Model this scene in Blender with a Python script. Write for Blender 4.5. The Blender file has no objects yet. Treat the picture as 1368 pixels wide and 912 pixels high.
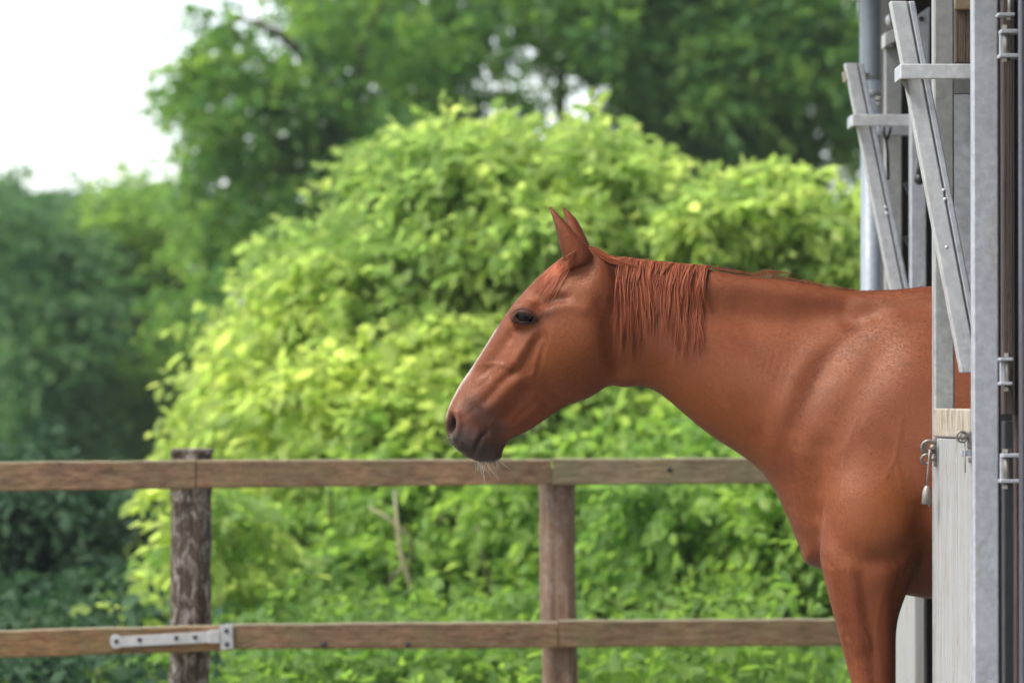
import bpy, bmesh, math, random
import numpy as np
from mathutils import Vector, Matrix, noise
from mathutils.bvhtree import BVHTree

random.seed(7)
RNG = np.random.default_rng(7)
S = bpy.context.scene
C = S.collection
PI = math.pi

# ------------------------------------------------------------------ camera
F = 5130.0            # focal length in photograph pixels (135 mm on a 36 mm sensor)
CX, HZ = 684.0, 520.0  # principal column, horizon row
CAM_H = 1.33
cam = bpy.data.cameras.new('camera')
cam.lens = 135.0
cam.sensor_width = 36.0
cam.clip_start = 0.1
cam.clip_end = 5000
cam.dof.use_dof = True
cam.dof.focus_distance = 9.86
cam.dof.aperture_fstop = 3.4
cam.dof.aperture_blades = 0
co = bpy.data.objects.new('camera', cam)
C.objects.link(co)
co.location = (0, 0, CAM_H)
co.rotation_euler = (PI / 2 + math.atan((HZ - 456.0) / F), 0, 0)
S.camera = co

# ------------------------------------------------------------------ light
SUN_EL, SUN_AZ = math.radians(54), math.radians(-114)   # azimuth from +Y (into the picture) towards +X
sd = Vector((math.sin(SUN_AZ) * math.cos(SUN_EL), math.cos(SUN_AZ) * math.cos(SUN_EL), math.sin(SUN_EL)))
w = bpy.data.worlds.new('World')
S.world = w
w.use_nodes = True
wn = w.node_tree.nodes
wl = w.node_tree.links
bg = wn['Background']
sky = wn.new('ShaderNodeTexSky')
sky.sky_type = 'NISHITA'
sky.sun_disc = False
sky.sun_elevation = SUN_EL
sky.sun_rotation = SUN_AZ
sky.dust_density = 1.2
sky.air_density = 1.0
hs = wn.new('ShaderNodeHueSaturation')
hs.inputs['Saturation'].default_value = 0.4     # thin bright cloud over the whole sky
wl.new(sky.outputs[0], hs.inputs['Color'])
wl.new(hs.outputs[0], bg.inputs[0])
bg.inputs[1].default_value = 0.09
sl = bpy.data.lights.new('sun', 'SUN')
sl.energy = 1.5
sl.angle = math.radians(35)
sl.color = (1.0, 0.96, 0.9)
so = bpy.data.objects.new('sun', sl)
C.objects.link(so)
so.rotation_euler = sd.to_track_quat('Z', 'Y').to_euler()
S.view_settings.view_transform = 'Standard'
S.view_settings.look = 'None'
S.view_settings.exposure = 2.1
S.view_settings.gamma = 1.0
S.cycles.max_bounces = 8
S.cycles.transparent_max_bounces = 8


# ------------------------------------------------------------------ helpers
def at(u, v, Y):
    """The world point seen at photograph pixel (u, v) at distance Y."""
    return Vector(((u - CX) / F * Y, Y, CAM_H - (v - HZ) / F * Y))


def tag(o, label=None, cat=None, group=None, kind=None):
    if label: o['label'] = label
    if cat: o['category'] = cat
    if group: o['group'] = group
    if kind: o['kind'] = kind
    return o


def link(name, me, mat=None, parent=None, smooth=False):
    me.name = name
    o = bpy.data.objects.new(name, me)
    C.objects.link(o)
    if mat is not None and not me.materials:
        me.materials.append(mat)
    if smooth:
        me.polygons.foreach_set('use_smooth', [True] * len(me.polygons))
    if parent is not None:
        o.parent = parent
        o.matrix_parent_inverse = Matrix.Translation(-parent.location) if parent.type == 'EMPTY' or parent.location.length > 0 else Matrix()
    return o


def empty(name, loc, label, cat, group=None):
    o = bpy.data.objects.new(name, None)
    C.objects.link(o)
    o.location = loc
    o.empty_display_size = 0.1
    return tag(o, label, cat, group)


def from_np(verts, faces_flat, sizes):
    me = bpy.data.meshes.new('m')
    nv = len(verts)
    me.vertices.add(nv)
    me.vertices.foreach_set('co', np.asarray(verts, dtype=np.float32).ravel())
    me.loops.add(len(faces_flat))
    me.loops.foreach_set('vertex_index', np.asarray(faces_flat, dtype=np.int32))
    me.polygons.add(len(sizes))
    st = np.concatenate([[0], np.cumsum(sizes)[:-1]]).astype(np.int32)
    me.polygons.foreach_set('loop_start', st)
    me.update(calc_edges=True)
    return me


class MB:
    """Collects shapes into one mesh."""
    def __init__(self):
        self.bm = bmesh.new()

    def box(self, c, size, rot=None, bevel=0.0):
        b = bmesh.new()
        bmesh.ops.create_cube(b, size=1.0)
        bmesh.ops.scale(b, vec=size, verts=b.verts)
        if bevel > 0:
            bmesh.ops.bevel(b, geom=b.edges[:], offset=bevel, segments=2, profile=0.5, affect='EDGES')
        if rot is not None:
            bmesh.ops.transform(b, matrix=rot.to_4x4(), verts=b.verts)
        bmesh.ops.translate(b, vec=c, verts=b.verts)
        self.add(b)
        return self

    def add(self, b):
        me = bpy.data.meshes.new('t')
        b.to_mesh(me)
        b.free()
        self.bm.from_mesh(me)
        bpy.data.meshes.remove(me)

    def bar(self, a, b_, wx, wy, bevel=0.0, up=Vector((0, 1, 0))):
        """A box-section bar from a to b_; wx across, wy along 'up'."""
        a, b_ = Vector(a), Vector(b_)
        z = (b_ - a).normalized()
        y = (up - z * up.dot(z)).normalized()
        x = y.cross(z)
        m = Matrix((x, y, z)).transposed()
        self.box((a + b_) / 2, (wx, wy, (b_ - a).length), m, bevel)
        return self

    def prism(self, poly, axis_vec, bevel=0.0):
        b = bmesh.new()
        vs = [b.verts.new(p) for p in poly]
        f = b.faces.new(vs)
        r = bmesh.ops.extrude_face_region(b, geom=[f])
        bmesh.ops.translate(b, vec=axis_vec, verts=[e for e in r['geom'] if isinstance(e, bmesh.types.BMVert)])
        bmesh.ops.recalc_face_normals(b, faces=b.faces)
        if bevel > 0:
            bmesh.ops.bevel(b, geom=b.edges[:], offset=bevel, segments=2, profile=0.5, affect='EDGES')
        self.add(b)
        return self

    def tube(self, pts, radii, n=8, caps=True):
        b = bmesh.new()
        pts = [Vector(p) for p in pts]
        if not hasattr(radii, '__len__'):
            radii = [radii] * len(pts)
        rings = []
        prev = None
        for i, p in enumerate(pts):
            t = (pts[min(i + 1, len(pts) - 1)] - pts[max(i - 1, 0)]).normalized()
            if prev is None:
                ref = Vector((0, 1, 0)) if abs(t.y) < 0.9 else Vector((1, 0, 0))
                x = (ref - t * ref.dot(t)).normalized()
            else:
                x = (prev - t * prev.dot(t)).normalized()
            prev = x
            y = t.cross(x)
            rings.append([b.verts.new(p + (x * math.cos(a) + y * math.sin(a)) * radii[i])
                          for a in [2 * PI * k / n for k in range(n)]])
        for i in range(len(rings) - 1):
            for k in range(n):
                b.faces.new((rings[i][k], rings[i][(k + 1) % n], rings[i + 1][(k + 1) % n], rings[i + 1][k]))
        if caps:
            b.faces.new(rings[0][::-1])
            b.faces.new(rings[-1])
        self.add(b)
        return self

    def ball(self, c, r, sc=(1, 1, 1), seg=20):
        b = bmesh.new()
        bmesh.ops.create_uvsphere(b, u_segments=seg, v_segments=max(8, seg * 2 // 3), radius=r)
        bmesh.ops.scale(b, vec=sc, verts=b.verts)
        bmesh.ops.translate(b, vec=c, verts=b.verts)
        self.add(b)
        return self

    def mesh(self):
        me = bpy.data.meshes.new('m')
        self.bm.to_mesh(me)
        self.bm.free()
        return me

    def build(self, name, mat, parent=None, smooth=False):
        return link(name, self.mesh(), mat, parent, smooth)


class NT:
    """Small helper for node materials."""
    def __init__(self, name, rough=0.6, spec=0.4):
        self.m = bpy.data.materials.new(name)
        self.m.use_nodes = True
        self.n = self.m.node_tree.nodes
        self.l = self.m.node_tree.links
        self.p = self.n['Principled BSDF']
        self.p.inputs['Roughness'].default_value = rough
        self.p.inputs['Specular IOR Level'].default_value = spec

    def co(self, kind='Object', scale=(1, 1, 1)):
        t = self.n.new('ShaderNodeTexCoord')
        mp = self.n.new('ShaderNodeMapping')
        mp.inputs['Scale'].default_value = scale
        self.l.new(t.outputs[kind], mp.inputs['Vector'])
        return mp.outputs[0]

    def noise(self, vec, scale=5, detail=4, rough=0.5, dist=0.0):
        t = self.n.new('ShaderNodeTexNoise')
        t.inputs['Scale'].default_value = scale
        t.inputs['Detail'].default_value = detail
        t.inputs['Roughness'].default_value = rough
        t.inputs['Distortion'].default_value = dist
        if vec is not None:
            self.l.new(vec, t.inputs['Vector'])
        return t.outputs[0]

    def ramp(self, fac, stops):
        r = self.n.new('ShaderNodeValToRGB')
        e = r.color_ramp.elements
        while len(e) < len(stops):
            e.new(0.5)
        for i, (p, c) in enumerate(stops):
            e[i].position = p
            e[i].color = (*c, 1) if len(c) == 3 else c
        self.l.new(fac, r.inputs[0])
        return r.outputs[0]

    def mix(self, fac, a, b, mode='MIX'):
        m = self.n.new('ShaderNodeMix')
        m.data_type = 'RGBA'
        m.blend_type = mode
        for s, v in ((m.inputs[0], fac), (m.inputs[6], a), (m.inputs[7], b)):
            if hasattr(v, 'node'):
                self.l.new(v, s)
            elif hasattr(v, '__len__'):
                s.default_value = (*v, 1)
            else:
                s.default_value = v
        return m.outputs[2]

    def math(self, op, a, b=0.0, clamp=False):
        m = self.n.new('ShaderNodeMath')
        m.operation = op
        m.use_clamp = clamp
        for s, v in ((m.inputs[0], a), (m.inputs[1], b)):
            if hasattr(v, 'node'):
                self.l.new(v, s)
            else:
                s.default_value = v
        return m.outputs[0]

    def attr(self, name):
        a = self.n.new('ShaderNodeAttribute')
        a.attribute_name = name
        return a

    def color(self, c):
        if hasattr(c, 'node'):
            self.l.new(c, self.p.inputs['Base Color'])
        else:
            self.p.inputs['Base Color'].default_value = (*c, 1)
        return self

    def bump(self, h, strength=0.3, dist=0.01, normal=None):
        b = self.n.new('ShaderNodeBump')
        b.inputs['Strength'].default_value = strength
        b.inputs['Distance'].default_value = dist
        self.l.new(h, b.inputs['Height'])
        if normal is not None:
            self.l.new(normal, b.inputs['Normal'])
        self.l.new(b.outputs[0], self.p.inputs['Normal'])
        return b.outputs[0]


M = {}


def mat_galv(name, lo, hi, rust=0.0, rough=0.45):
    t = NT(name, rough, 0.5)
    v = t.co('Object', (1, 1, 1))
    a = t.noise(v, 45, 5, 0.65, 0.4)
    b = t.noise(v, 6, 4, 0.6)
    vo = t.n.new('ShaderNodeTexVoronoi')
    vo.inputs['Scale'].default_value = 70
    t.l.new(v, vo.inputs['Vector'])
    f = t.math('ADD', t.math('MULTIPLY', a, 0.6), t.math('MULTIPLY', b, 0.4))
    c = t.ramp(f, [(0.3, lo), (0.7, hi)])
    sp = t.ramp(vo.outputs['Color'], [(0.2, (0.93, 0.93, 0.94)), (0.9, (1.03, 1.03, 1.03))])
    c = t.mix(1.0, c, sp, 'MULTIPLY')
    v2 = t.co('Object', (14, 14, 2.2))
    d = t.noise(v2, 1.3, 5, 0.7, 1.2)
    rf = t.ramp(d, [(0.56, (0, 0, 0)), (0.78, (1, 1, 1))])
    if rust > 0:
        c = t.mix(t.math('MULTIPLY', rf, rust), c, (0.26, 0.17, 0.085))
    fl = t.noise(t.co('Object', (60, 60, 25)), 1.0, 3, 0.6)
    dk = t.ramp(fl, [(0.66, (0, 0, 0)), (0.75, (1, 1, 1))])
    c = t.mix(t.math('MULTIPLY', dk, 0.25), c, (0.16, 0.15, 0.14))
    t.color(c)
    t.p.inputs['Metallic'].default_value = 0.35
    rr = t.ramp(a, [(0.3, (rough - .12,) * 3), (0.75, (rough + .2,) * 3)])
    t.l.new(rr, t.p.inputs['Roughness'])
    t.bump(a, 0.12, 0.004)
    return t.m


M['galv'] = mat_galv('galvanised_steel', (0.275, 0.285, 0.315), (0.42, 0.435, 0.47), 0.45)
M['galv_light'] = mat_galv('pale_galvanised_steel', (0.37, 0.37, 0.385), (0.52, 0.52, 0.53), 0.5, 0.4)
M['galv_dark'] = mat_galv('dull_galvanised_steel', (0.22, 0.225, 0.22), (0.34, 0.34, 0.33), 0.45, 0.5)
M['bolt'] = mat_galv('zinc_bolt', (0.13, 0.118, 0.10), (0.24, 0.22, 0.195), 0.6, 0.45)
M['bolt'].node_tree.nodes['Principled BSDF'].inputs['Metallic'].default_value = 0.6
M['pipe'] = mat_galv('grey_pipe', (0.17, 0.20, 0.23), (0.22, 0.25, 0.285), 0.1, 0.4)
M['pipe'].node_tree.nodes['Principled BSDF'].inputs['Metallic'].default_value = 0.0


def mat_wood(name, lo, mid, hi, axis='X', moss=0.0, rough=0.75, grain=1.0, white=0.0):
    t = NT(name, rough, 0.25)
    sc = {'X': (1.3, 48, 48), 'Z': (48, 48, 1.3)}[axis]
    v = t.co('Object', sc)
    a = t.noise(v, 1.3, 6, 0.68, 0.25)
    b = t.noise(t.co('Object', (1, 1, 1)), 3.2, 5, 0.6)
    c = t.ramp(a, [(0.28, lo), (0.5, mid), (0.74, hi)])
    pb = t.ramp(b, [(0.35, (0.72, 0.72, 0.72)), (0.65, (1.15, 1.1, 1.05))])
    c = t.mix(1.0, c, pb, 'MULTIPLY')
    if moss > 0:
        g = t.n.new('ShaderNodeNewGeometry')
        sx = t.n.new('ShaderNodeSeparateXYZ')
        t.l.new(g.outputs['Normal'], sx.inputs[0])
        n2 = t.noise(t.co('Object', (1, 1, 1)), 9, 5, 0.7)
        mf = t.math('MULTIPLY', t.ramp(n2, [(0.42, (0, 0, 0)), (0.62, (1, 1, 1))]), moss)
        c = t.mix(mf, c, (0.15, 0.15, 0.065))
        tp = t.ramp(sx.outputs['Z'], [(0.5, (0, 0, 0)), (0.8, (1, 1, 1))])     # paler tone on upward faces
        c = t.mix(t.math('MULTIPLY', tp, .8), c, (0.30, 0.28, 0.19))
    dk = t.noise(t.co('Object', {'X': (2.2, 9, 9), 'Z': (9, 9, 2.2)}[axis]), 2.6, 6, 0.75, 1.5)
    c = t.mix(t.math('MULTIPLY', t.ramp(dk, [(0.54, (0, 0, 0)), (0.70, (1, 1, 1))]), .75), c, tuple(x * .5 for x in lo))
    if white > 0:
        n3 = t.noise(t.co('Object', (9, 9, 4.5)), 3.0, 6, 0.8, 0.9)
        wf = t.math('MULTIPLY', t.ramp(n3, [(0.50, (0, 0, 0)), (0.62, (1, 1, 1))]), white)
        c = t.mix(wf, c, (0.42, 0.37, 0.33))
    t.color(c)
    h = t.math('ADD', a, t.math('MULTIPLY', b, 0.5))
    t.bump(h, 0.8 * grain, 0.016)
    return t.m


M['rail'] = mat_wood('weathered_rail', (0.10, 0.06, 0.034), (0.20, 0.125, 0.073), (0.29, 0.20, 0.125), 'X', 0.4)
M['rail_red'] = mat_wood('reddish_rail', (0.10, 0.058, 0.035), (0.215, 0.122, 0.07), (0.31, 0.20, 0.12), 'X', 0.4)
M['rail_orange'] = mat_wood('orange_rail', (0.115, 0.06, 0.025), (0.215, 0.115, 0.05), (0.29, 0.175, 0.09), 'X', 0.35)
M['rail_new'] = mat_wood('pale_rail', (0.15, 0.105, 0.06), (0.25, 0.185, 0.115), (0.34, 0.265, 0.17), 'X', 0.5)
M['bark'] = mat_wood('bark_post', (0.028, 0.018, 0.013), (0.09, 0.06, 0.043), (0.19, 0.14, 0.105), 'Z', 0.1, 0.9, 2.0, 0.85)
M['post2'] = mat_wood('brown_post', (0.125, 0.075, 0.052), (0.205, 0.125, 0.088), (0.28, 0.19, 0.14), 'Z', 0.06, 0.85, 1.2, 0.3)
M['board'] = mat_wood('dark_brown_board', (0.035, 0.024, 0.022), (0.06, 0.043, 0.039), (0.09, 0.067, 0.06), 'Z', 0.0, 0.6)
M['inner'] = mat_wood('stall_board', (0.05, 0.04, 0.03), (0.09, 0.07, 0.055), (0.14, 0.11, 0.085), 'Z', 0.0, 0.8)


def mat_plank():
    """Weathered pale boards: fine vertical drawing, grey and yellowish run-off, scuffs."""
    t = NT('pale_grey_plank', 0.5, 0.35)
    a = t.noise(t.co('Object', (120, 120, 2.0)), 1.0, 5, 0.6, 0.2)
    c = t.ramp(a, [(0.3, (0.205, 0.207, 0.21)), (0.5, (0.255, 0.256, 0.258)), (0.7, (0.295, 0.295, 0.297))])
    b = t.noise(t.co('Object', (45, 45, 3.5)), 1.0, 6, 0.7, 0.5)
    c = t.mix(t.math('MULTIPLY', t.ramp(b, [(0.47, (0, 0, 0)), (0.66, (1, 1, 1))]), .75), c, (0.235, 0.215, 0.172))
    d = t.noise(t.co('Object', (60, 60, 9)), 1.0, 5, 0.75, 0.8)
    c = t.mix(t.math('MULTIPLY', t.ramp(d, [(0.55, (0, 0, 0)), (0.68, (1, 1, 1))]), .6), c, (0.11, 0.10, 0.09))
    e = t.noise(t.co('Object', (1, 1, 1)), 170, 2, 0.5)
    c = t.mix(t.math('MULTIPLY', t.ramp(e, [(0.71, (0, 0, 0)), (0.74, (1, 1, 1))]), .7), c, (0.05, 0.04, 0.03))
    t.color(c)
    t.bump(a, .35, .006)
    return t.m


M['plank'] = mat_plank()
M['worn'] = mat_wood('worn_wood', (0.09, 0.065, 0.05), (0.17, 0.13, 0.1), (0.26, 0.2, 0.16), 'Z', 0.0, 0.9, 2.0)
M['bare'] = mat_wood('bare_timber', (0.25, 0.19, 0.12), (0.36, 0.28, 0.19), (0.44, 0.36, 0.25), 'X', 0.0, 0.8)


def mat_cap():
    t = NT('stained_cap', 0.5, 0.4)
    v = t.co('Object', (90, 90, 9))
    a = t.noise(v, 1.0, 5, 0.7)
    c = t.ramp(a, [(0.35, (0.335, 0.325, 0.305)), (0.5, (0.29, 0.26, 0.21)), (0.64, (0.15, 0.10, 0.055))])
    t.color(c)
    t.bump(a, 0.2, 0.004)
    return t.m


M['cap'] = mat_cap()


def mat_plain(name, c, rough=0.6, spec=0.4, var=0.25, scale=20):
    t = NT(name, rough, spec)
    a = t.noise(t.co(), scale, 4, 0.6)
    t.color(t.ramp(a, [(0.3, tuple(x * (1 - var) for x in c)), (0.7, tuple(x * (1 + var) for x in c))]))
    return t.m


M['rubber'] = mat_plain('black_rubber', (0.018, 0.018, 0.02), 0.4)
M['concrete'] = mat_plain('yard_concrete', (0.17, 0.165, 0.15), 0.9, 0.2, 0.25, 4)
M['roof'] = mat_plain('roof_sheet', (0.12, 0.11, 0.105), 0.7)
M['lilac'] = mat_galv('blue_grey_frame', (0.05, 0.05, 0.065), (0.08, 0.08, 0.10), 0.05)
M['strap'] = mat_galv('white_zinc_strap', (0.42, 0.42, 0.42), (0.58, 0.57, 0.55), 0.12, 0.45)


def mat_ground():
    t = NT('meadow', 0.95, 0.1)
    v = t.co('Object')
    a = t.noise(v, 0.9, 8, 0.65)
    b = t.noise(v, 0.12, 3, 0.5)
    c = t.ramp(a, [(0.3, (0.045, 0.07, 0.02)), (0.55, (0.085, 0.12, 0.03)), (0.75, (0.16, 0.17, 0.06))])
    c = t.mix(t.ramp(b, [(0.45, (0, 0, 0)), (0.65, (1, 1, 1))]), c, (0.34, 0.28, 0.13))
    t.color(c)
    t.bump(a, 0.6, 0.05)
    return t.m


M['ground'] = mat_ground()


def mat_leaf(name, cols, trans, rough=0.45, tw=0.45):
    """Leaf blade: every leaf its own tint, part of the light passes through."""
    t = NT(name, rough, 0.35)
    g = t.n.new('ShaderNodeNewGeometry')
    n = len(cols)
    c = t.ramp(g.outputs['Random Per Island'], [(i / max(1, n - 1), cc) for i, cc in enumerate(cols)])
    v = t.co('Object')
    a = t.noise(v, 1.1, 3, 0.6)
    c = t.mix(1.0, c, t.ramp(a, [(0.32, (0.72, 0.8, 0.8)), (0.68, (1.22, 1.14, 1.0))]), 'MULTIPLY')
    t.color(c)
    tr = t.n.new('ShaderNodeBsdfTranslucent')
    tc = t.mix(1.0, c, trans, 'MULTIPLY')
    t.l.new(tc, tr.inputs['Color'])
    mx = t.n.new('ShaderNodeMixShader')
    mx.inputs[0].default_value = tw
    t.l.new(t.p.outputs[0], mx.inputs[1])
    t.l.new(tr.outputs[0], mx.inputs[2])
    t.l.new(mx.outputs[0], t.n['Material Output'].inputs[0])
    return t.m


M['leaf_lime'] = mat_leaf('lime_leaf', [(0.20, 0.295, 0.082), (0.24, 0.33, 0.096), (0.28, 0.355, 0.106), (0.345, 0.41, 0.135)], (2.0, 2.0, 1.5), .7, .62)
M['leaf_mid'] = mat_leaf('mid_green_leaf', [(0.15, 0.26, 0.062), (0.19, 0.30, 0.072), (0.24, 0.34, 0.088)], (1.9, 1.9, 1.3), .65, .6)
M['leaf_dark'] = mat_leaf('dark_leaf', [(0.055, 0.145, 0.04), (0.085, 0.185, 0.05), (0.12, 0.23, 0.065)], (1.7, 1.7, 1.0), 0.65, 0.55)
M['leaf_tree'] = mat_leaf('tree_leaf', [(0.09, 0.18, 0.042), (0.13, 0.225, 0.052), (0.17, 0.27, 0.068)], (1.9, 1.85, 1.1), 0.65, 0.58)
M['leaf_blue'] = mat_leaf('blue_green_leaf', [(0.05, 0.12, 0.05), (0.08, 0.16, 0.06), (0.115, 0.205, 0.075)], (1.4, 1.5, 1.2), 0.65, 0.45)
M['leaf_shade'] = mat_leaf('shade_leaf', [(0.026, 0.064, 0.032), (0.036, 0.078, 0.038), (0.046, 0.092, 0.042)], (1.3, 1.4, 1.1), 0.8, 0.35)  # shade under the trees put into the leaf colour, not a darker species
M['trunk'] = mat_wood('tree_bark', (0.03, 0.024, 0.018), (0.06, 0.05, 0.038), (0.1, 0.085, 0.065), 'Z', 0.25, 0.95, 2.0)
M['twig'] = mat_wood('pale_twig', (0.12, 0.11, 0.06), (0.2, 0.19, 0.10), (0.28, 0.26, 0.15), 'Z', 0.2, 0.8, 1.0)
M['grass'] = mat_leaf('grass_blade', [(0.06, 0.12, 0.02), (0.10, 0.17, 0.03), (0.17, 0.2, 0.06)], (1.5, 1.5, 0.9))

# ------------------------------------------------------------------ ground
gb = bmesh.new()
gs, gn = 320.0, 60
for j in range(gn + 1):
    for i in range(gn + 1):
        x = (i / gn - 0.5) * 2
        y = (j / gn - 0.5) * 2
        x = math.copysign(abs(x) ** 2.2, x) * gs
        y = math.copysign(abs(y) ** 2.2, y) * gs + 15
        d = math.hypot(x, y - 10)
        z = 0.0 if d < 16 else 0.25 * noise.noise((x * 0.05, y * 0.05, 0)) * min(1, (d - 16) / 20)
        gb.verts.new((x, y, z - 0.012))
gb.verts.ensure_lookup_table()
for j in range(gn):
    for i in range(gn):
        k = j * (gn + 1) + i
        gb.faces.new((gb.verts[k], gb.verts[k + 1], gb.verts[k + gn + 2], gb.verts[k + gn + 1]))
gm = bpy.data.meshes.new('ground')
gb.to_mesh(gm)
gb.free()
tag(link('ground', gm, M['ground'], None, True), kind='structure')
tag(MB().box((-0.2, 7.5, -0.03), (4.6, 11.0, 0.06)).build('yard', M['concrete']), kind='structure')
# ------------------------------------------------------------------ stable
def slab(mb, u0, v0, u1, v1, Y, dep, bevel=0.0):
    """Box whose camera side fills the pixel rectangle at distance Y, 'dep' deep."""
    a, b = at(u0, v0, Y), at(u1, v1, Y)
    mb.box(((a.x + b.x) / 2, Y + dep / 2, (a.z + b.z) / 2), (abs(b.x - a.x), dep, abs(b.z - a.z)), None, bevel)
    return mb


def zslab(mb, u0, u1, z0, z1, Y, dep, bevel=0.0):
    a, b = at(u0, 0, Y), at(u1, 0, Y)
    mb.box(((a.x + b.x) / 2, Y + dep / 2, (z0 + z1) / 2), (b.x - a.x, dep, z1 - z0), None, bevel)
    return mb


WX = 1.27
st = empty('stable', (WX, 10.6, 0), 'dark brown boarded stable row beside the yard, cut off at the picture edge', 'stable')
# planked front walls, one plank each
pm = None
pk = 0
for (y0, y1) in ((4.6, 8.86), (12.36, 12.74)):
    n = max(1, round((y1 - y0) / 0.14))
    wx_ = WX if y0 < 10 else 1.222
    for i in range(n):
        ya = y0 + (y1 - y0) * i / n
        if pm is None or abs((y1 - y0) / n - pw) > 1e-3:
            pw = (y1 - y0) / n
            pm = MB().box((0, 0, 1.42), (0.035, pw - 0.006, 2.76), None, 0.003).mesh()
            pm.materials.append(M['board'])
        o = bpy.data.objects.new('plank', pm)
        C.objects.link(o)
        o.location = (wx_ + 0.02 + random.uniform(-.002, .002), ya + pw / 2, 0)
        o.parent = st
        o.matrix_parent_inverse = Matrix.Translation(-st.location)
MB().box((3.05, 12.78, 1.5), (3.55, 0.05, 2.96)).build('end_wall', M['board'], st)
MB().box((4.85, 8.7, 1.5), (0.05, 8.1, 2.96)).build('back_wall', M['inner'], st)
MB().box((3.1, 8.9, 1.45), (3.4, 0.05, 2.9)).build('partition', M['inner'], st)
MB().box((3.05, 4.6, 1.5), (3.5, 0.05, 2.96)).build('end_wall', M['board'], st)
MB().box((1.36, 10.6, 2.83), (0.12, 3.46, 0.3), None, .004).build('lintel', M['board'], st)
rb = MB()
rb.box((2.9, 8.7, 3.3), (4.4, 8.6, 0.06), Matrix.Rotation(math.radians(-7), 3, 'Y'))
rb.build('roof', M['roof'], st)
# hinge-side jamb boards, a plain black sheet below the first, and the blue-grey frame of the next stall
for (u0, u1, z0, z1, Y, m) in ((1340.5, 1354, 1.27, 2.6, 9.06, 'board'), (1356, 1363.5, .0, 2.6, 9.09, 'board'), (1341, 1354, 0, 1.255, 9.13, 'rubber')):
    zslab(MB(), u0, u1, z0, z1, Y, .05, .003).build('jamb_board_or_sheet', M[m], st)
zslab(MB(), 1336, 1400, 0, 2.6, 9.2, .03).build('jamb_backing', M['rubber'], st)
zslab(MB(), 1364.5, 1400, 0, 2.6, 8.84, .05, .003).build('door_frame', M['lilac'], st)

# near half door with its guard
dn = empty('stall_door', (1.1, 9.4, 0), 'galvanised stall door with pale grey planks in front of the horse\'s shoulder', 'door', 'half doors of the stall')
zslab(MB(), 1300, 1335, 0.04, 2.62, 9.2, .05, .005).build('upright', M['galv'], dn)
bq = MB()
zslab(bq, 1248, 1275.5, 0.04, 2.66, 9.6, .055, .005)
bq.build('upright', M['galv_dark'], dn)
L, R = Vector((1.052, 9.585, 0)), Vector((1.1035, 9.262, 0))
dr = (R - L)
ln = dr.length
rot = Matrix.Rotation(math.atan2(dr.y, dr.x), 3, 'Z')
nrm = Vector((-dr.y, dr.x, 0)).normalized()      # towards the stall
if nrm.x < 0: nrm = -nrm
ws = [.035, .075, .09, .075, .045]
s0 = 0.0
for wd in ws:
    wd = wd / sum(ws) * ln
    c = L + dr.normalized() * (s0 + wd / 2) + nrm * random.uniform(.019, .0205)
    MB().box((c.x, c.y, .665), (wd - .0022, .035, 1.09), rot, .0035).build('plank', M['plank'], dn)
    s0 += wd
c = L + dr / 2 + nrm * .018
MB().box((c.x, c.y, 1.2475), (ln + .003, .039, .071), rot, .004).build('top_cap', M['cap'], dn)
MB().box((c.x, c.y, 0.1), (ln + .002, .044, .06), rot, .004).build('bottom_rail', M['galv'], dn)


def guard(g0, g1, left, right, Y, dep, parent, off=0.0):
    """Bent channel: main flange left of the groove, a narrow flange right of it."""
    def P(p, du): return at(p[0] + du, p[1], Y)
    a = MB()
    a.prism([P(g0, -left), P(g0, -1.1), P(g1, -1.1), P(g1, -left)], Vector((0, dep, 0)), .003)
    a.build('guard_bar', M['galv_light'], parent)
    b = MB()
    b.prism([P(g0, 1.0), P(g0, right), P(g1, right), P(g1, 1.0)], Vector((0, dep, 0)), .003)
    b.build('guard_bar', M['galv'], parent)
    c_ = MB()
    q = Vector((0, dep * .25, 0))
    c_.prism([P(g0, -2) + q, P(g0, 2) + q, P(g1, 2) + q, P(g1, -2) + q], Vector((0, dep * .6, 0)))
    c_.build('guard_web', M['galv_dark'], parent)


guard((1213.5, 1), (1308, 498), 23.5, 9.5, 9.42, .05, dn)
# the strap that carries the guard: front band, rounded end, rear band
sb = MB()
slab(sb, 1203, 85, 1299, 105.5, 9.375, .008, .003)
sb.build('strap', M['galv_light'], dn)
sb = MB()
a, b = at(1203, 85, 9.375), at(1203, 105.5, 9.375)
sb.box((a.x + .004, 9.45, (a.z + b.z) / 2), (.008, .13, a.z - b.z), None, .003)
sb.build('strap', M['galv'], dn)
slab(MB(), 1241, 104, 1299.5, 126, 9.70, .008, .003).build('strap', M['galv_dark'], dn)
gs_ = MB()
gs_.prism([at(1204, 106, 9.40), at(1213, 106, 9.40), at(1216, 128, 9.40)], Vector((0, .012, 0)))
gs_.build('gusset', M['bolt'], dn)
for (u, v) in ((1261, 254), (1263, 266), (1265, 330)):
    p = at(u, v, 9.42)
    MB().ball(p, .0045, (1, .5, 1), 10).build('weld', M['galv_light'], dn)


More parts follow.
